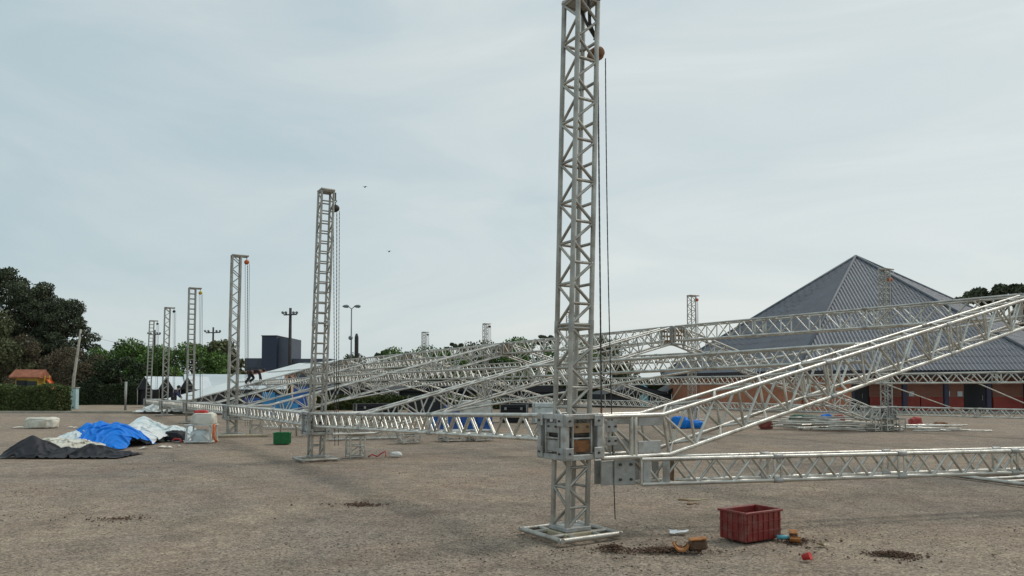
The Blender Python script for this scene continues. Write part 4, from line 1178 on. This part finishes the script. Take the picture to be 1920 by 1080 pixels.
def litter(name, label, x, y, sx, sy, mat, cat, seed):
    r = random.Random(seed); V = []
    for j in range(4):
        for i in range(6):
            V.append((x + (i / 5 - .5) * sx + r.uniform(-.1, .1) * sx, y + (j / 3 - .5) * sy + r.uniform(-.1, .1) * sy, r.uniform(0.0, 0.035)))
    F = [(j * 6 + i, j * 6 + i + 1, (j + 1) * 6 + i + 1, (j + 1) * 6 + i) for j in range(3) for i in range(5)]
    tag(mesh_obj(name, V, F, mat, None, True), label, cat)
litter('white_paper', 'crumpled white paper on the gravel behind the rusty pulley half', 1.86, 8.35, 0.2, 0.12, 'paper', 'paper', 3)
litter('pale_scrap', 'flat pale scrap on the gravel right of the red crate', 3.2, 7.7, 0.1, 0.08, 'pale_wood', 'scrap', 5)
def twig(label, x, y, ang, L, seed):
    r = random.Random(seed); d = Vector((math.cos(ang), math.sin(ang), 0))
    pts = [Vector((x, y, 0.02)) + d * L * k / 4 + Vector((r.uniform(-.02, .02), r.uniform(-.02, .02), r.uniform(0, .02))) for k in range(5)]
    tag(poly_tube('wood_splinter', pts, [0.014, 0.018, 0.015, 0.01, 0.005], 'pale_wood' if seed % 2 else 'wood', None, 5), label, 'splinter')
twig('long pale wood splinter on the gravel behind the red crate', 2.45, 10.55, R(12), 0.4, 1)
twig('short dark wood splinter crossing the pale splinter', 2.35, 10.6, R(-30), 0.25, 2)
twig('short wood splinter in front of the long pale splinter', 2.4, 10.2, R(15), 0.2, 4)

# ------------------------------------------------------------------ people
def skin_mesh(name, verts, edges, radii, mat, parent, sub=2):
    me = bpy.data.meshes.new(name); me.from_pydata(verts, edges, []); me.materials.append(M[mat])
    o = link(bpy.data.objects.new(name, me), parent)
    md = o.modifiers.new('skin', 'SKIN'); md.use_smooth_shade = True
    for i, r in enumerate(radii):
        sv = me.skin_vertices[0].data[i]; sv.radius = (r, r * 0.85) if i in () else (r, r)
        sv.use_root = (i == 0)
    sb = o.modifiers.new('sub', 'SUBSURF'); sb.levels = 1; sb.render_levels = sub
    return o

def person(label, loc, rz, J, shirt, trousers):
    """J: joint positions (metres, local). One continuous body, clothes as slightly larger shells."""
    t = thing('person', label, 'person', loc, None, rz)
    names = ['pelvis', 'belly', 'chest', 'neck', 'head', 'crown', 'lsh', 'lel', 'lwr', 'lhand', 'rsh', 'rel', 'rwr', 'rhand', 'lhip', 'lkn', 'lan', 'lfoot', 'rhip', 'rkn', 'ran', 'rfoot']
    ix = {n: i for i, n in enumerate(names)}
    rad = dict(pelvis=.13, belly=.125, chest=.14, neck=.055, head=.095, crown=.07, lsh=.07, lel=.045, lwr=.03, lhand=.035, rsh=.07, rel=.045, rwr=.03, rhand=.035,
               lhip=.09, lkn=.06, lan=.042, lfoot=.04, rhip=.09, rkn=.06, ran=.042, rfoot=.04)
    E = [('pelvis', 'belly'), ('belly', 'chest'), ('chest', 'neck'), ('neck', 'head'), ('head', 'crown'), ('chest', 'lsh'), ('lsh', 'lel'), ('lel', 'lwr'), ('lwr', 'lhand'),
         ('chest', 'rsh'), ('rsh', 'rel'), ('rel', 'rwr'), ('rwr', 'rhand'), ('pelvis', 'lhip'), ('lhip', 'lkn'), ('lkn', 'lan'), ('lan', 'lfoot'), ('pelvis', 'rhip'), ('rhip', 'rkn'), ('rkn', 'ran'), ('ran', 'rfoot')]
    skin_mesh('body', [J[n] for n in names], [(ix[a], ix[b]) for a, b in E], [rad[n] for n in names], 'skin', t)
    def sub(nm, keep, mat, grow):
        ii = {n: i for i, n in enumerate(keep)}
        skin_mesh(nm, [J[n] for n in keep], [(ii[a], ii[b]) for a, b in E if a in ii and b in ii], [rad[n] + grow for n in keep], mat, t)
    sub('shirt', ['pelvis', 'belly', 'chest', 'lsh', 'lel', 'lwr', 'rsh', 'rel', 'rwr'], shirt, 0.022)
    sub('trousers', ['pelvis', 'lhip', 'lkn', 'lan', 'rhip', 'rkn', 'ran'], trousers, 0.028)
    hd = Vector(J['head']); cr = Vector(J['crown']); dr = (cr - hd).normalized()
    bm = bmesh.new(); bmesh.ops.create_icosphere(bm, subdivisions=2, radius=0.115)
    me = bpy.data.meshes.new('hair'); bm.to_mesh(me); bm.free(); me.materials.append(M['hair'])
    ho = link(bpy.data.objects.new('hair', me), t); ho.location = hd + dr * 0.05
    return t

p4 = A[4] + u * 4.75
person('person in dark clothes crouching on all fours on the white roof sheet', (p4.x, p4.y + 0.25, rafter_top(4, 4.75) + 0.02), R(14), dict(
    pelvis=(-.2, 0, .62), belly=(-.02, 0, .72), chest=(.2, 0, .74), neck=(.36, 0, .74), head=(.46, 0, .76), crown=(.53, 0, .8),
    lsh=(.22, .18, .72), lel=(.3, .22, .45), lwr=(.36, .2, .22), lhand=(.4, .2, .13), rsh=(.22, -.18, .72), rel=(.32, -.24, .46), rwr=(.3, -.22, .23), rhand=(.33, -.22, .13),
    lhip=(-.24, .1, .58), lkn=(-.05, .16, .3), lan=(-.32, .16, .1), lfoot=(-.2, .18, .04), rhip=(-.26, -.1, .58), rkn=(-.3, -.2, .28), ran=(-.52, -.2, .02), rfoot=(-.4, -.22, -.02)),
    'cloth_dark', 'cloth_black')
person('person in a navy shirt bending forward beside the fifth tower', (-21.05, 46.2, 0), R(20), dict(
    pelvis=(0, 0, .92), belly=(.03, 0, 1.05), chest=(.12, 0, 1.28), neck=(.2, 0, 1.43), head=(.25, 0, 1.55), crown=(.28, 0, 1.63),
    lsh=(.14, .19, 1.36), lel=(.28, .24, 1.12), lwr=(.42, .2, .95), lhand=(.48, .18, .89), rsh=(.14, -.19, 1.36), rel=(.26, -.26, 1.1), rwr=(.4, -.22, .92), rhand=(.46, -.2, .86),
    lhip=(0, .1, .88), lkn=(.06, .12, .48), lan=(0, .12, .08), lfoot=(.14, .13, .04), rhip=(0, -.1, .88), rkn=(-.02, -.14, .48), ran=(-.12, -.14, .08), rfoot=(.02, -.15, .04)),
    'cloth_navy', 'cloth_black')

# ------------------------------------------------------------------ vegetation
def leaves_mesh(name, P, size, mat, parent=None, stretch=1.0, droop=0.0):
    """Leaf quads at points P (n,3)."""
    n = len(P)
    a = rng.normal(size=(n, 3)); a /= np.linalg.norm(a, axis=1)[:, None]
    r = rng.normal(size=(n, 3)); b = np.cross(a, r); b /= np.linalg.norm(b, axis=1)[:, None]
    s = (size * rng.uniform(0.55, 1.45, n))[:, None]
    a *= s * stretch; b *= s * 0.62
    Q = np.stack([P - a - b * 0.4, P + b - a * 0.1, P + a + b * 0.15, P - b + a * 0.15], 1)
    me = bpy.data.meshes.new(name)
    me.vertices.add(n * 4); me.vertices.foreach_set('co', Q.reshape(-1))
    me.loops.add(n * 4); me.loops.foreach_set('vertex_index', np.arange(n * 4, dtype=np.int32))
    me.polygons.add(n); me.polygons.foreach_set('loop_start', (np.arange(n) * 4).astype(np.int32))
    me.materials.append(M[mat]); me.update(calc_edges=True)
    return link(bpy.data.objects.new(name, me), parent)

def clump_points(clumps, n):
    """Points near the shells of ellipsoid clumps [(x,y,z,rx,ry,rz)]."""
    c = np.array(clumps); vol = c[:, 3] * c[:, 4] + c[:, 3] * c[:, 5]
    idx = rng.choice(len(c), n, p=vol / vol.sum())
    d = rng.normal(size=(n, 3)); d /= np.linalg.norm(d, axis=1)[:, None]
    rad = 1 - np.abs(rng.normal(0, 0.28, n)); rad *= rng.uniform(0.85, 1.12, n)
    return c[idx, :3] + d * rad[:, None] * c[idx, 3:6]

def tree(name, label, loc, h, crown_r, mat, n, leaf, kind='round', trunk_r=0.2, base=0.3, bark='bark', group=None, seed=0):
    r = random.Random(seed)
    t = thing(name, label, 'tree', loc, group)
    clumps = []; limbs = []
    top = h
    poly_tube('trunk', [Vector((r.uniform(-.1, .1) * k, r.uniform(-.1, .1) * k, h * 0.93 * k / 5)) for k in range(6)], [trunk_r * (1 - 0.17 * k) for k in range(6)], bark, t, 7)
    if kind == 'round':
        for k in range(26):
            a = r.uniform(0, 6.28); zz = r.uniform(base, 0.92) * h
            f = math.sqrt(max(0.08, 1 - ((zz / h - (base + .92) / 2) / ((0.95 - base) / 2)) ** 2))
            rr = crown_r * f * r.uniform(0.25, 0.85)
            cr = crown_r * r.uniform(0.22, 0.42)
            clumps.append((rr * math.cos(a), rr * math.sin(a), zz, cr, cr, cr * 0.75))
    elif kind == 'pine':          # layered pads on long limbs
        for k in range(64):
            zz = (base + (1 - base) * (k / 63)) * h
            f = (1 - (k / 63)) ** 0.55 * 0.8 + 0.2
            a = k * 2.4 + r.uniform(-.5, .5)
            rr = crown_r * f * r.uniform(0.35, 1.08)
            cr = crown_r * r.uniform(0.14, 0.27)
            clumps.append((rr * math.cos(a), rr * math.sin(a), zz, cr, cr, cr * 0.55))
    elif kind == 'araucaria':     # bare stem, flat candelabra top
        for k in range(16):
            a = k * 6.28 / 16 * 3.1; rr = crown_r * (0.9 if k < 11 else 0.45) * r.uniform(.8, 1.05)
            zz = h * (0.9 if k < 11 else 0.97) + r.uniform(-.03, .03) * h
            clumps.append((rr * math.cos(a), rr * math.sin(a), zz, crown_r * .2, crown_r * .2, crown_r * .13))
    for c in clumps[::2]:
        z0 = max(0.25 * h, c[2] - 0.22 * h)
        limbs.append(((0, 0, z0), (c[0] * .5, c[1] * .5, (z0 + c[2]) / 2 + 0.02 * h), trunk_r * .28))
        limbs.append(((c[0] * .5, c[1] * .5, (z0 + c[2]) / 2 + 0.02 * h), (c[0], c[1], c[2]), trunk_r * .17))
    tag(joined_tubes('limbs', limbs, bark, t, 5), kind='stuff')
    tag(leaves_mesh('crown', clump_points(clumps, n), leaf, mat, t), kind='stuff')
    return t

G_L = 'tall dark trees at the left edge'
tree('pine_tree', 'tallest dark pine rising past the left edge of the view', (-53, 76, 0), 13.6, 5.4, 'leaf_dark', 42000, 0.1, 'pine', 0.35, 0.12, seed=1, group=G_L)
tree('pine_tree', 'dark pine second from the left edge behind the hedge', (-48, 74, 0), 11.6, 5.0, 'leaf_dark', 38000, 0.1, 'pine', 0.3, 0.12, seed=2, group=G_L)
tree('pine_tree', 'dark spreading pine with layered boughs right of the tall pines', (-44.2, 73, 0), 10.0, 4.0, 'leaf_dark', 26000, 0.095, 'pine', 0.3, 0.16, seed=3, group=G_L)
tree('olive_tree', 'olive green tree in front of the tall dark pines', (-48.6, 68, 0), 8.4, 4.6, 'leaf_olive', 24000, 0.11, 'round', 0.25, 0.1, seed=4, group=G_L)
tree('olive_tree', 'dull green tree at far left behind the hedge and playhouse', (-55, 72, 0), 11.0, 5.0, 'leaf_olive', 24000, 0.12, 'round', 0.3, 0.08, seed=5, group=G_L)
tree('bare_tree', 'brown leafless bushy tree right of the dark pines', (-41.2, 70, 0), 5.4, 3.0, 'leaf_brown', 16000, 0.075, 'round', 0.15, 0.12, seed=6)
tree('bare_tree', 'brown twiggy tree low in front of the pines', (-44.6, 69, 0), 6.4, 3.2, 'leaf_brown', 16000, 0.08, 'round', 0.15, 0.1, seed=7)
tree('broadleaf_tree', 'rounded bright green tree behind the farthest towers', (-38.0, 74, 0), 6.5, 4.2, 'leaf_mid', 24000, 0.11, 'round', 0.25, 0.12, seed=8)
tree('broadleaf_tree', 'green tree right of the rounded tree, behind the white tents', (-32.8, 76, 0), 5.9, 3.8, 'leaf_mid', 20000, 0.11, 'round', 0.25, 0.12, seed=9)
tree('broadleaf_tree', 'dark tree low at the lane end', (-36, 68, 0), 4.4, 2.7, 'leaf_hedge2', 14000, 0.11, 'round', 0.25, 0.05, seed=10)
tree('broadleaf_tree', 'pale green tree beside the dark floodlight pole', (-32.5, 82, 0), 6.6, 2.9, 'leaf_olive', 8000, 0.17, 'round', 0.2, 0.15, seed=11)
# line of trees behind the tent frame
G_C = 'trees beyond the tent frame'
for k, (x, y, h, cr) in enumerate([(-17.5, 84, 5.0, 3.6), (-13.0, 86, 5.8, 4.0), (-8.4, 84, 6.0, 4.0), (-3.6, 88, 6.6, 4.2), (1.4, 86, 7.0, 4.2), (6.6, 84, 7.2, 4.4), (11.0, 88, 7.2, 3.8)]):
    tree('broadleaf_tree', ['leftmost', 'second', 'third', 'fourth', 'fifth', 'sixth', 'seventh'][k] + ' from the left of the green trees seen through the lattice beyond the frame',
         (x, y, 0), h, cr, 'leaf_mid' if k % 3 else 'leaf_olive', 11000, 0.13, 'round', 0.22, 0.05, seed=20 + k, group=G_C)
G_A = 'araucaria pines on the skyline'
for k, (x, y, h) in enumerate([(-17.3, 104, 6.6), (-8.3, 112, 8.0), (5.2, 110, 9.2)]):
    tree('araucaria_tree', ['small flat-topped araucaria left of the far thin towers', 'flat-topped araucaria between the two far thin towers', 'flat-topped araucaria just left of the foreground tower'][k],
         (x, y, 0), h, 2.0, 'leaf_dark', 2600, 0.13, 'araucaria', 0.14, 0.5, seed=40 + k, group=G_A)
tree('pine_tree', 'dark flat-crowned tree behind the right side of the hall', (64, 98, 0), 14.4, 5.2, 'leaf_dark', 9000, 0.26, 'araucaria', 0.4, 0.5, seed=50)
tree('pine_tree', 'dark tree at the right edge behind the hall', (72, 100, 0), 15.6, 5.2, 'leaf_dark', 9000, 0.26, 'pine', 0.4, 0.4, seed=51)

def hedge(label, p, q, w, h, mat, n, leaf):
    p, q = Vector(p), Vector(q); L = (q - p).length; e = (q - p).normalized(); s = Vector((-e.y, e.x, 0))
    t = thing('hedge', label, 'hedge', p)
    f = rng.random((n, 3)); face = rng.integers(0, 4, n)
    a = f[:, 0] * L; b = (f[:, 1] - .5) * w; c = f[:, 2] * h
    c = np.where(face == 0, h * (0.95 + 0.1 * f[:, 2]), c); b = np.where(face == 1, -w / 2 * (0.9 + .2 * f[:, 1]), b)
    b = np.where(face == 2, -w / 2 * (0.9 + .2 * f[:, 1]), b)
    a = np.where(face == 3, np.where(f[:, 0] > .5, L, 0) + rng.normal(0, 0.06, n), a)
    c = c * (1 + 0.05 * np.sin(a * 1.7) + 0.04 * np.sin(a * 4.1 + 1))
    Pn = np.stack([e.x * a + s.x * b, e.y * a + s.y * b, c], -1)
    tag(leaves_mesh('foliage', Pn, leaf, mat, t), kind='stuff')
    core = box('core', e * (L / 2) + Z * (h * 0.46), (L - 0.2, w * 0.82, h * 0.9), mat, t, (e, s, Z), 0.05)
hedge('long clipped green hedge at the left edge of the yard', (-46, 50.5, 0), (-29.6, 49.0, 0), 1.3, 1.6, 'leaf_hedge', 30000, 0.06)
hedge('dark clipped hedge beyond the lane', (-38.6, 66.5, 0), (-31.5, 65.5, 0), 1.2, 1.75, 'leaf_hedge2', 12000, 0.075)
hedge('low dark hedge far behind the middle of the tent frame', (-18, 78, 0), (22, 80, 0), 2.0, 2.2, 'leaf_hedge2', 14000, 0.16)

# ------------------------------------------------------------------ buildings and tents in the distance
def far_block():
    t = thing('dark_building', 'dark navy box-shaped tower building with low wings on the skyline', 'building', (-48.2, 152, 0))
    box('tower', (-1.0, 2, 5.9), (3.0, 8, 11.8), 'navy_wall', t, None, 0.0)
    box('side_bay', (1.72, 3, 5.75), (2.4, 8, 11.5), 'navy_wall2', t, None, 0.0)
    box('wing', (-4.7, 4, 3.7), (4.3, 7, 7.4), 'navy_wall2', t, None, 0.0)
    box('wing', (7.0, 4, 3.65), (8.0, 7, 7.3), 'navy_wall2', t, None, 0.0)
    for k in range(3):
        box('window', (-6.0 + 1.3 * k, 0.46, 4.9), (0.8, 0.1, 1.2), 'glass', t, None, 0.0)
    for k in range(4):
        box('window', (4.2 + 1.8 * k, 0.46, 5.4), (1.2, 0.1, 1.3), 'glass', t, None, 0.0)
    box('roof_edge', (-1.0, 2, 11.85), (3.2, 8.2, 0.2), 'fascia', t, None, 0.0)
far_block()
def small_house(name, label, loc, size, rz, wall_m, roof_m, h, rh):
    t = thing(name, label, 'house', loc, None, rz)
    sx, sy = size
    box('wall', (0, 0, h / 2), (sx, sy, h), wall_m, t, None, 0.0)
    a, b = sx / 2 + 0.35, sy / 2 + 0.35
    V = [(-a, -b, h), (a, -b, h), (a, b, h), (-a, b, h), (-a, 0, h + rh), (a, 0, h + rh), (-a, -b, h - .12), (a, -b, h - .12), (a, b, h - .12), (-a, b, h - .12)]
    mesh_obj('roof', V, [(0, 1, 5, 4), (2, 3, 4, 5), (0, 4, 3), (1, 2, 5), (0, 6, 7, 1), (2, 8, 9, 3), (3, 9, 6, 0), (1, 7, 8, 2), (6, 9, 8, 7)], roof_m, t)
    box('door', (-sx * .2, -sy / 2 - 0.02, h * .4), (0.8, 0.06, h * .8), 'door_dark', t, None, 0.0)
    box('window', (sx * .22, -sy / 2 - 0.02, h * .58), (0.9, 0.06, h * .35), 'glass', t, None, 0.0)
    return t
small_house('small_house', 'small red-roofed house below the dark tower building', (-40.5, 120, 0), (9, 5), R(4), 'cream_wall', 'tile', 2.6, 1.5)
ph = small_house('playhouse', 'yellow playhouse with an orange tiled roof behind the left hedge', (-39.3, 60.5, 0.95), (1.6, 1.3), R(8), 'yellow_wall', 'tile', 1.45, 0.6)
for sx in (-1, 1):
    for sy in (-1, 1):
        box('stilt', (sx * 0.72, sy * .56, -0.48), (0.14, 0.14, 0.96), 'wood', ph)
sl = thing('playground_slide', 'orange and yellow slide at the right of the playhouse', 'slide', (-37.6, 60.6, 0.3))
mesh_obj('chute', [(-.35, -.3, 1.9), (-.35, .3, 1.9), (.7, -.3, .3), (.7, .3, .3), (-.35, -.3, 2.1), (-.35, .3, 2.1), (.7, -.3, .55), (.7, .3, .55)], [(0, 2, 3, 1), (0, 4, 6, 2), (1, 3, 7, 5)], 'orange', sl)
for s in (-.3, .3): tube('rail', (-.4, s, 0), (-.4, s, 2.2), 0.05, 'yellow', sl)
tube('brace', (0.6, -.2, 0), (.6, -.2, .5), 0.05, 'yellow', sl)
small_house('garden_shed', 'tiny brown shed with a peaked roof at the end of the lane', (-39.6, 72, 0.9), (1.9, 1.6), R(10), 'wood', 'bark', 0.9, 0.8)

def gable_tent(label, loc, w, d, he, hr, rz, top='tent_white', grp=None):
    t = thing('gable_tent', label, 'tent', loc, grp, rz)
    a, b = w / 2, d / 2
    mesh_obj('canopy', [(-a, -b, he), (-a, b, he), (0, -b, hr), (0, b, hr), (a, -b, he), (a, b, he)], [(0, 2, 3, 1), (2, 4, 5, 3)], top, t)
    mesh_obj('gable', [(-a + .04, -b + .05, he), (a - .04, -b + .05, he), (0, -b + .05, hr - .04)], [(0, 1, 2)], 'tent_dark', t)  # dark triangle; under white canopies its colour stands for the dim interior
    for s in (-1, 1):
        box('wall', (s * (a - .05), 0, he / 2), (0.05, d - .1, he), 'tent_dark', t, None, 0)
        for y in (-b + .05, b - .05):
            tube('post', (s * (a - .1), y, 0), (s * (a - .1), y, he), 0.04, 'alu', t, 6)
    box('wall', (0, b - .08, he / 2), (w - .2, 0.05, he), 'tent_dark', t, None, 0)
    box('dark_front', (0, -b + .3, he / 2), (w - .25, 0.04, he - .03), 'tent_dark', t, None, 0)  # near-black sheet; in the white tents it paints the shade inside
G_T = 'row of white gable tents'
for k in range(3):
    gable_tent(['leftmost', 'second', 'third'][k] + ' small white gable tent in the row behind the far towers', (-31.4 + 1.72 * k, 67 + 0.35 * k, 0), 1.66, 5, 1.35, 2.5, R(-14), 'tent_white', G_T)
gable_tent('long white roofed tent at the right end of the tent row', (-25.9, 69.5, 0), 2.2, 9, 1.35, 2.75, R(-58), 'tent_white', G_T)
gable_tent('black gable tent behind the middle of the frame', (-11.2, 64, 0), 4.2, 5, 1.2, 1.7, R(-30), 'tent_dark', 'black tents')
gable_tent('black gable tent left of the other black tent, below the trees', (-14.5, 68, 0), 4.2, 5, 1.2, 1.7, R(-20), 'tent_dark', 'black tents')
gable_tent('dark tent just right of the foreground tower, in front of the hall', (9.4, 60, 0), 5.6, 5, 1.0, 1.75, R(10), 'tent_dark', 'black tents')
gable_tent('dark tent hidden behind the lattice beside the brick hall', (14.2, 63, 0), 3.2, 5, 1.2, 2.1, R(0), 'tent_dark', 'black tents')
wt_ = thing('water_tank', 'pale blue rounded tank beside the orange brick wall', 'tank', (10.2, 58.5, 0))
lathe('tank_body', [(0.62, 0.0), (0.7, 0.2), (0.72, 1.2), (0.6, 1.5), (0.3, 1.66)], 'pale_blue', wt_, 18)
lathe('lid', [(0.3, 1.64), (0.32, 1.72), (0.2, 1.78)], 'pale_blue', wt_, 14)

# equipment cases and low clutter seen under the lattice
def case(label, loc, size, rz, mat):
    t = thing('equipment_case', label, 'case', loc, 'equipment cases under the frame', rz)
    sx, sy, sz = size
    box('body', (0, 0, sz * .4), (sx, sy, sz * .76), mat, t, None, 0.01)
    box('lid', (0, 0, sz * .9), (sx + .02, sy + .02, sz * .2), mat, t, None, 0.01)
    for a_ in (-1, 1):
        for b_ in (-1, 1):
            box('corner_edge', (a_ * sx / 2, b_ * sy / 2, sz / 2), (0.05, 0.05, sz), 'alu_plate', t, None, 0.004)
    for a_ in (-.3, .3):
        box('latch', (sx * a_, -sy / 2 - .012, sz * .78), (0.1, 0.03, 0.12), 'alu_plate', t, None, 0.004)
case('pale grey equipment case under the frame, left of the others', (-1.6, 33.5, 0), (1.3, .8, 1.0), R(8), 'white')
case('dark equipment case between two pale ones under the frame', (0.1, 34, 0), (1.2, .8, 0.8), R(-5), 'cloth_black')
case('pale equipment case just left of the foreground tower, far behind', (1.5, 33, 0), (1.1, .8, 0.9), R(4), 'mint_tarp')
case('long dark case behind the second tower', (-6.6, 36, 0), (2.0, .9, 0.8), R(20), 'cloth_black')
case('dark case in front of the black tents', (-4.6, 40, 0), (1.8, .9, 1.1), R(-8), 'tent_dark')
hedge('low green shrub strip beyond the frame, left of the blue crates', (-13.5, 52, 0), (-1, 54, 0), 1.6, 0.9, 'leaf_hedge', 7000, 0.1)
gable_tent('wide black tent behind the eave truss middle', (-5.0, 58, 0), 6.5, 5, 1.25, 1.9, R(-12), 'tent_dark', 'black tents')
gable_tent('black tent far behind the foreground tower', (2.2, 60, 0), 5.5, 5, 1.2, 1.9, R(6), 'tent_dark', 'black tents')

# ------------------------------------------------------------------ poles
def flood_pole(label, loc, h, r, arm, mat='pole_dark'):
    t = thing('floodlight_pole', label, 'pole', loc, 'floodlight poles')
    poly_tube('pole', [Vector((0, 0, 0)), Vector((0, 0, h * .5)), Vector((0.02, 0, h))], [r * 1.25, r * 1.1, r * .85], mat, t, 8)
    tube('crossarm', (-arm, 0, h - .75), (arm, 0, h - .7), 0.07, mat, t)
    for s in (-1, -.55, .55, 1):
        x = s * arm
        lb = box('lamp_bracket', (x, 0, h - .6), (0.07, 0.07, 0.24), mat, t, None, 0.005)
        lm = lathe('floodlight', [(0.07, 0), (0.13, 0.08), (0.16, 0.2), (0.13, 0.22)], 'pole_grey', lb, 10); lm.location = (0, -0.05, 0.1); lm.rotation_euler = (R(100), 0, R(20 * s))
flood_pole('thick dark floodlight pole beside the dark tower building', (-24.0, 80, 0), 10.1, 0.17, 0.7)
flood_pole('dark floodlight pole above the green trees at left', (-40.4, 100, 0), 9.6, 0.14, 0.95)
flood_pole('distant dark floodlight pole just right of the farthest left tower', (-57.0, 118, 0), 10.6, 0.18, 0.9)
def street_lamp():
    t = thing('street_lamp', 'slender grey street lamp with two curved heads', 'street lamp', (-15.2, 70, 0))
    poly_tube('pole', [Vector((0, 0, 0)), Vector((0, 0, 5)), Vector((0, 0, 9.0))], [0.1, 0.07, 0.055], 'pole_grey', t, 8)
    for s in (-1, 1):
        poly_tube('arm', [Vector((0, 0, 8.95)), Vector((s * .25, 0, 9.15)), Vector((s * .5, 0, 9.2))], 0.04, 'pole_grey', t, 6)
        lm = lathe('lamp_head', [(0.03, -0.32), (0.13, -0.15), (0.16, 0.15), (0.08, 0.3)], 'pole_grey', t, 10)
        lm.location = (s * .55, 0, 9.2); lm.rotation_euler = (R(90), 0, R(90))
    lm = lathe('lower_lamp', [(0.08, -0.2), (0.2, -0.1), (0.2, 0.1), (0.08, 0.2)], 'pole_grey', t, 10); lm.location = (-.05, -.1, 6.2)
street_lamp()
tag(poly_tube('plain_post', [(-12.6, 60, 0), (-12.6, 60, 5.6), (-12.6, 60, 5.9)], [0.17, 0.16, 0.08], 'pole_dark', None, 8), 'plain dark post standing right of the street lamp', 'post')
def white_pole():
    t = thing('utility_pole', 'leaning pale bent pole behind the hedge end', 'pole', (-32.9, 55.5, 0))
    poly_tube('pole', [Vector((0, 0, 0)), Vector((0.1, 0, 2.2)), Vector((0.35, 0, 4.2)), Vector((0.55, 0, 5.9))], [0.13, 0.11, 0.09, 0.07], 'pale_bark', t, 8)
    tube('crossarm', (0.3, 0, 5.5), (0.85, 0, 5.55), 0.05, 'pole_dark', t, 6)
    for k in range(3): tube('insulator', (0.35 + .2 * k, 0, 5.55), (0.35 + .2 * k, 0, 5.75), 0.04, 'pole_dark', t, 6)
white_pole()
tag(poly_tube('plain_post', [(-26.3, 50.5, 0), (-26.3, 50.5, 1.0), (-26.28, 50.5, 1.95)], [0.09, 0.085, 0.08], 'concrete', None, 8), 'short grey concrete post at the end of the lane', 'post')
cbn = thing('meter_cabinet', 'pale green meter cabinet at the end of the hedge', 'cabinet', (-31.3, 53, 0))
box('body', (0, 0, 0.75), (0.52, 0.4, 1.5), 'cabinet', cbn, None, 0.02)
box('cap', (0, 0, 1.53), (0.62, 0.5, 0.07), 'concrete', cbn, None, 0.01)
box('door', (0.0, -0.21, 0.9), (0.4, 0.02, 0.6), 'cabinet', cbn, None, 0.005)
# line with hanging flags from the pale pole to the trees
ln = thing('flag_line', 'thin line with small dark flags strung right of the pale pole', 'flag line', (-32.35, 55.5, 5.7))
lp = [Vector((2.6 * k / 8, 0.6 * k, -0.55 * k / 8 - 0.35 * math.sin(math.pi * k / 8))) for k in range(9)]
poly_tube('line', lp, 0.008, 'steel', ln, 4)
for k in (2, 4, 5, 7):
    p = lp[k]
    mesh_obj('flag', [p + Vector((-.1, 0, 0)), p + Vector((.1, 0, 0)), p + Vector((0.05, .02, -.22)), p + Vector((-.05, .02, -.2))], [(0, 1, 2, 3)], 'pole_dark', ln)

# birds
for k, (x, y, z) in enumerate([(-12.0, 60, 17.9), (-10.0, 60, 12.6)]):
    b = thing('bird', ['upper', 'lower'][k] + ' of two small birds flying in the sky', 'bird', (x, y, z), 'flying birds')
    lathe('body', [(0.01, -0.14), (0.05, -0.05), (0.055, 0.05), (0.02, 0.14)], 'pole_dark', b, 8).rotation_euler = (R(80), 0, R(40))
    for s in (-1, 1):
        mesh_obj('wing', [(0, .06, 0), (0, -.06, 0), (s * .12, -.04, .06), (s * .24, -.02, .02), (s * .12, .06, .06)], [(0, 1, 2, 4), (4, 2, 3)], 'pole_dark', b)
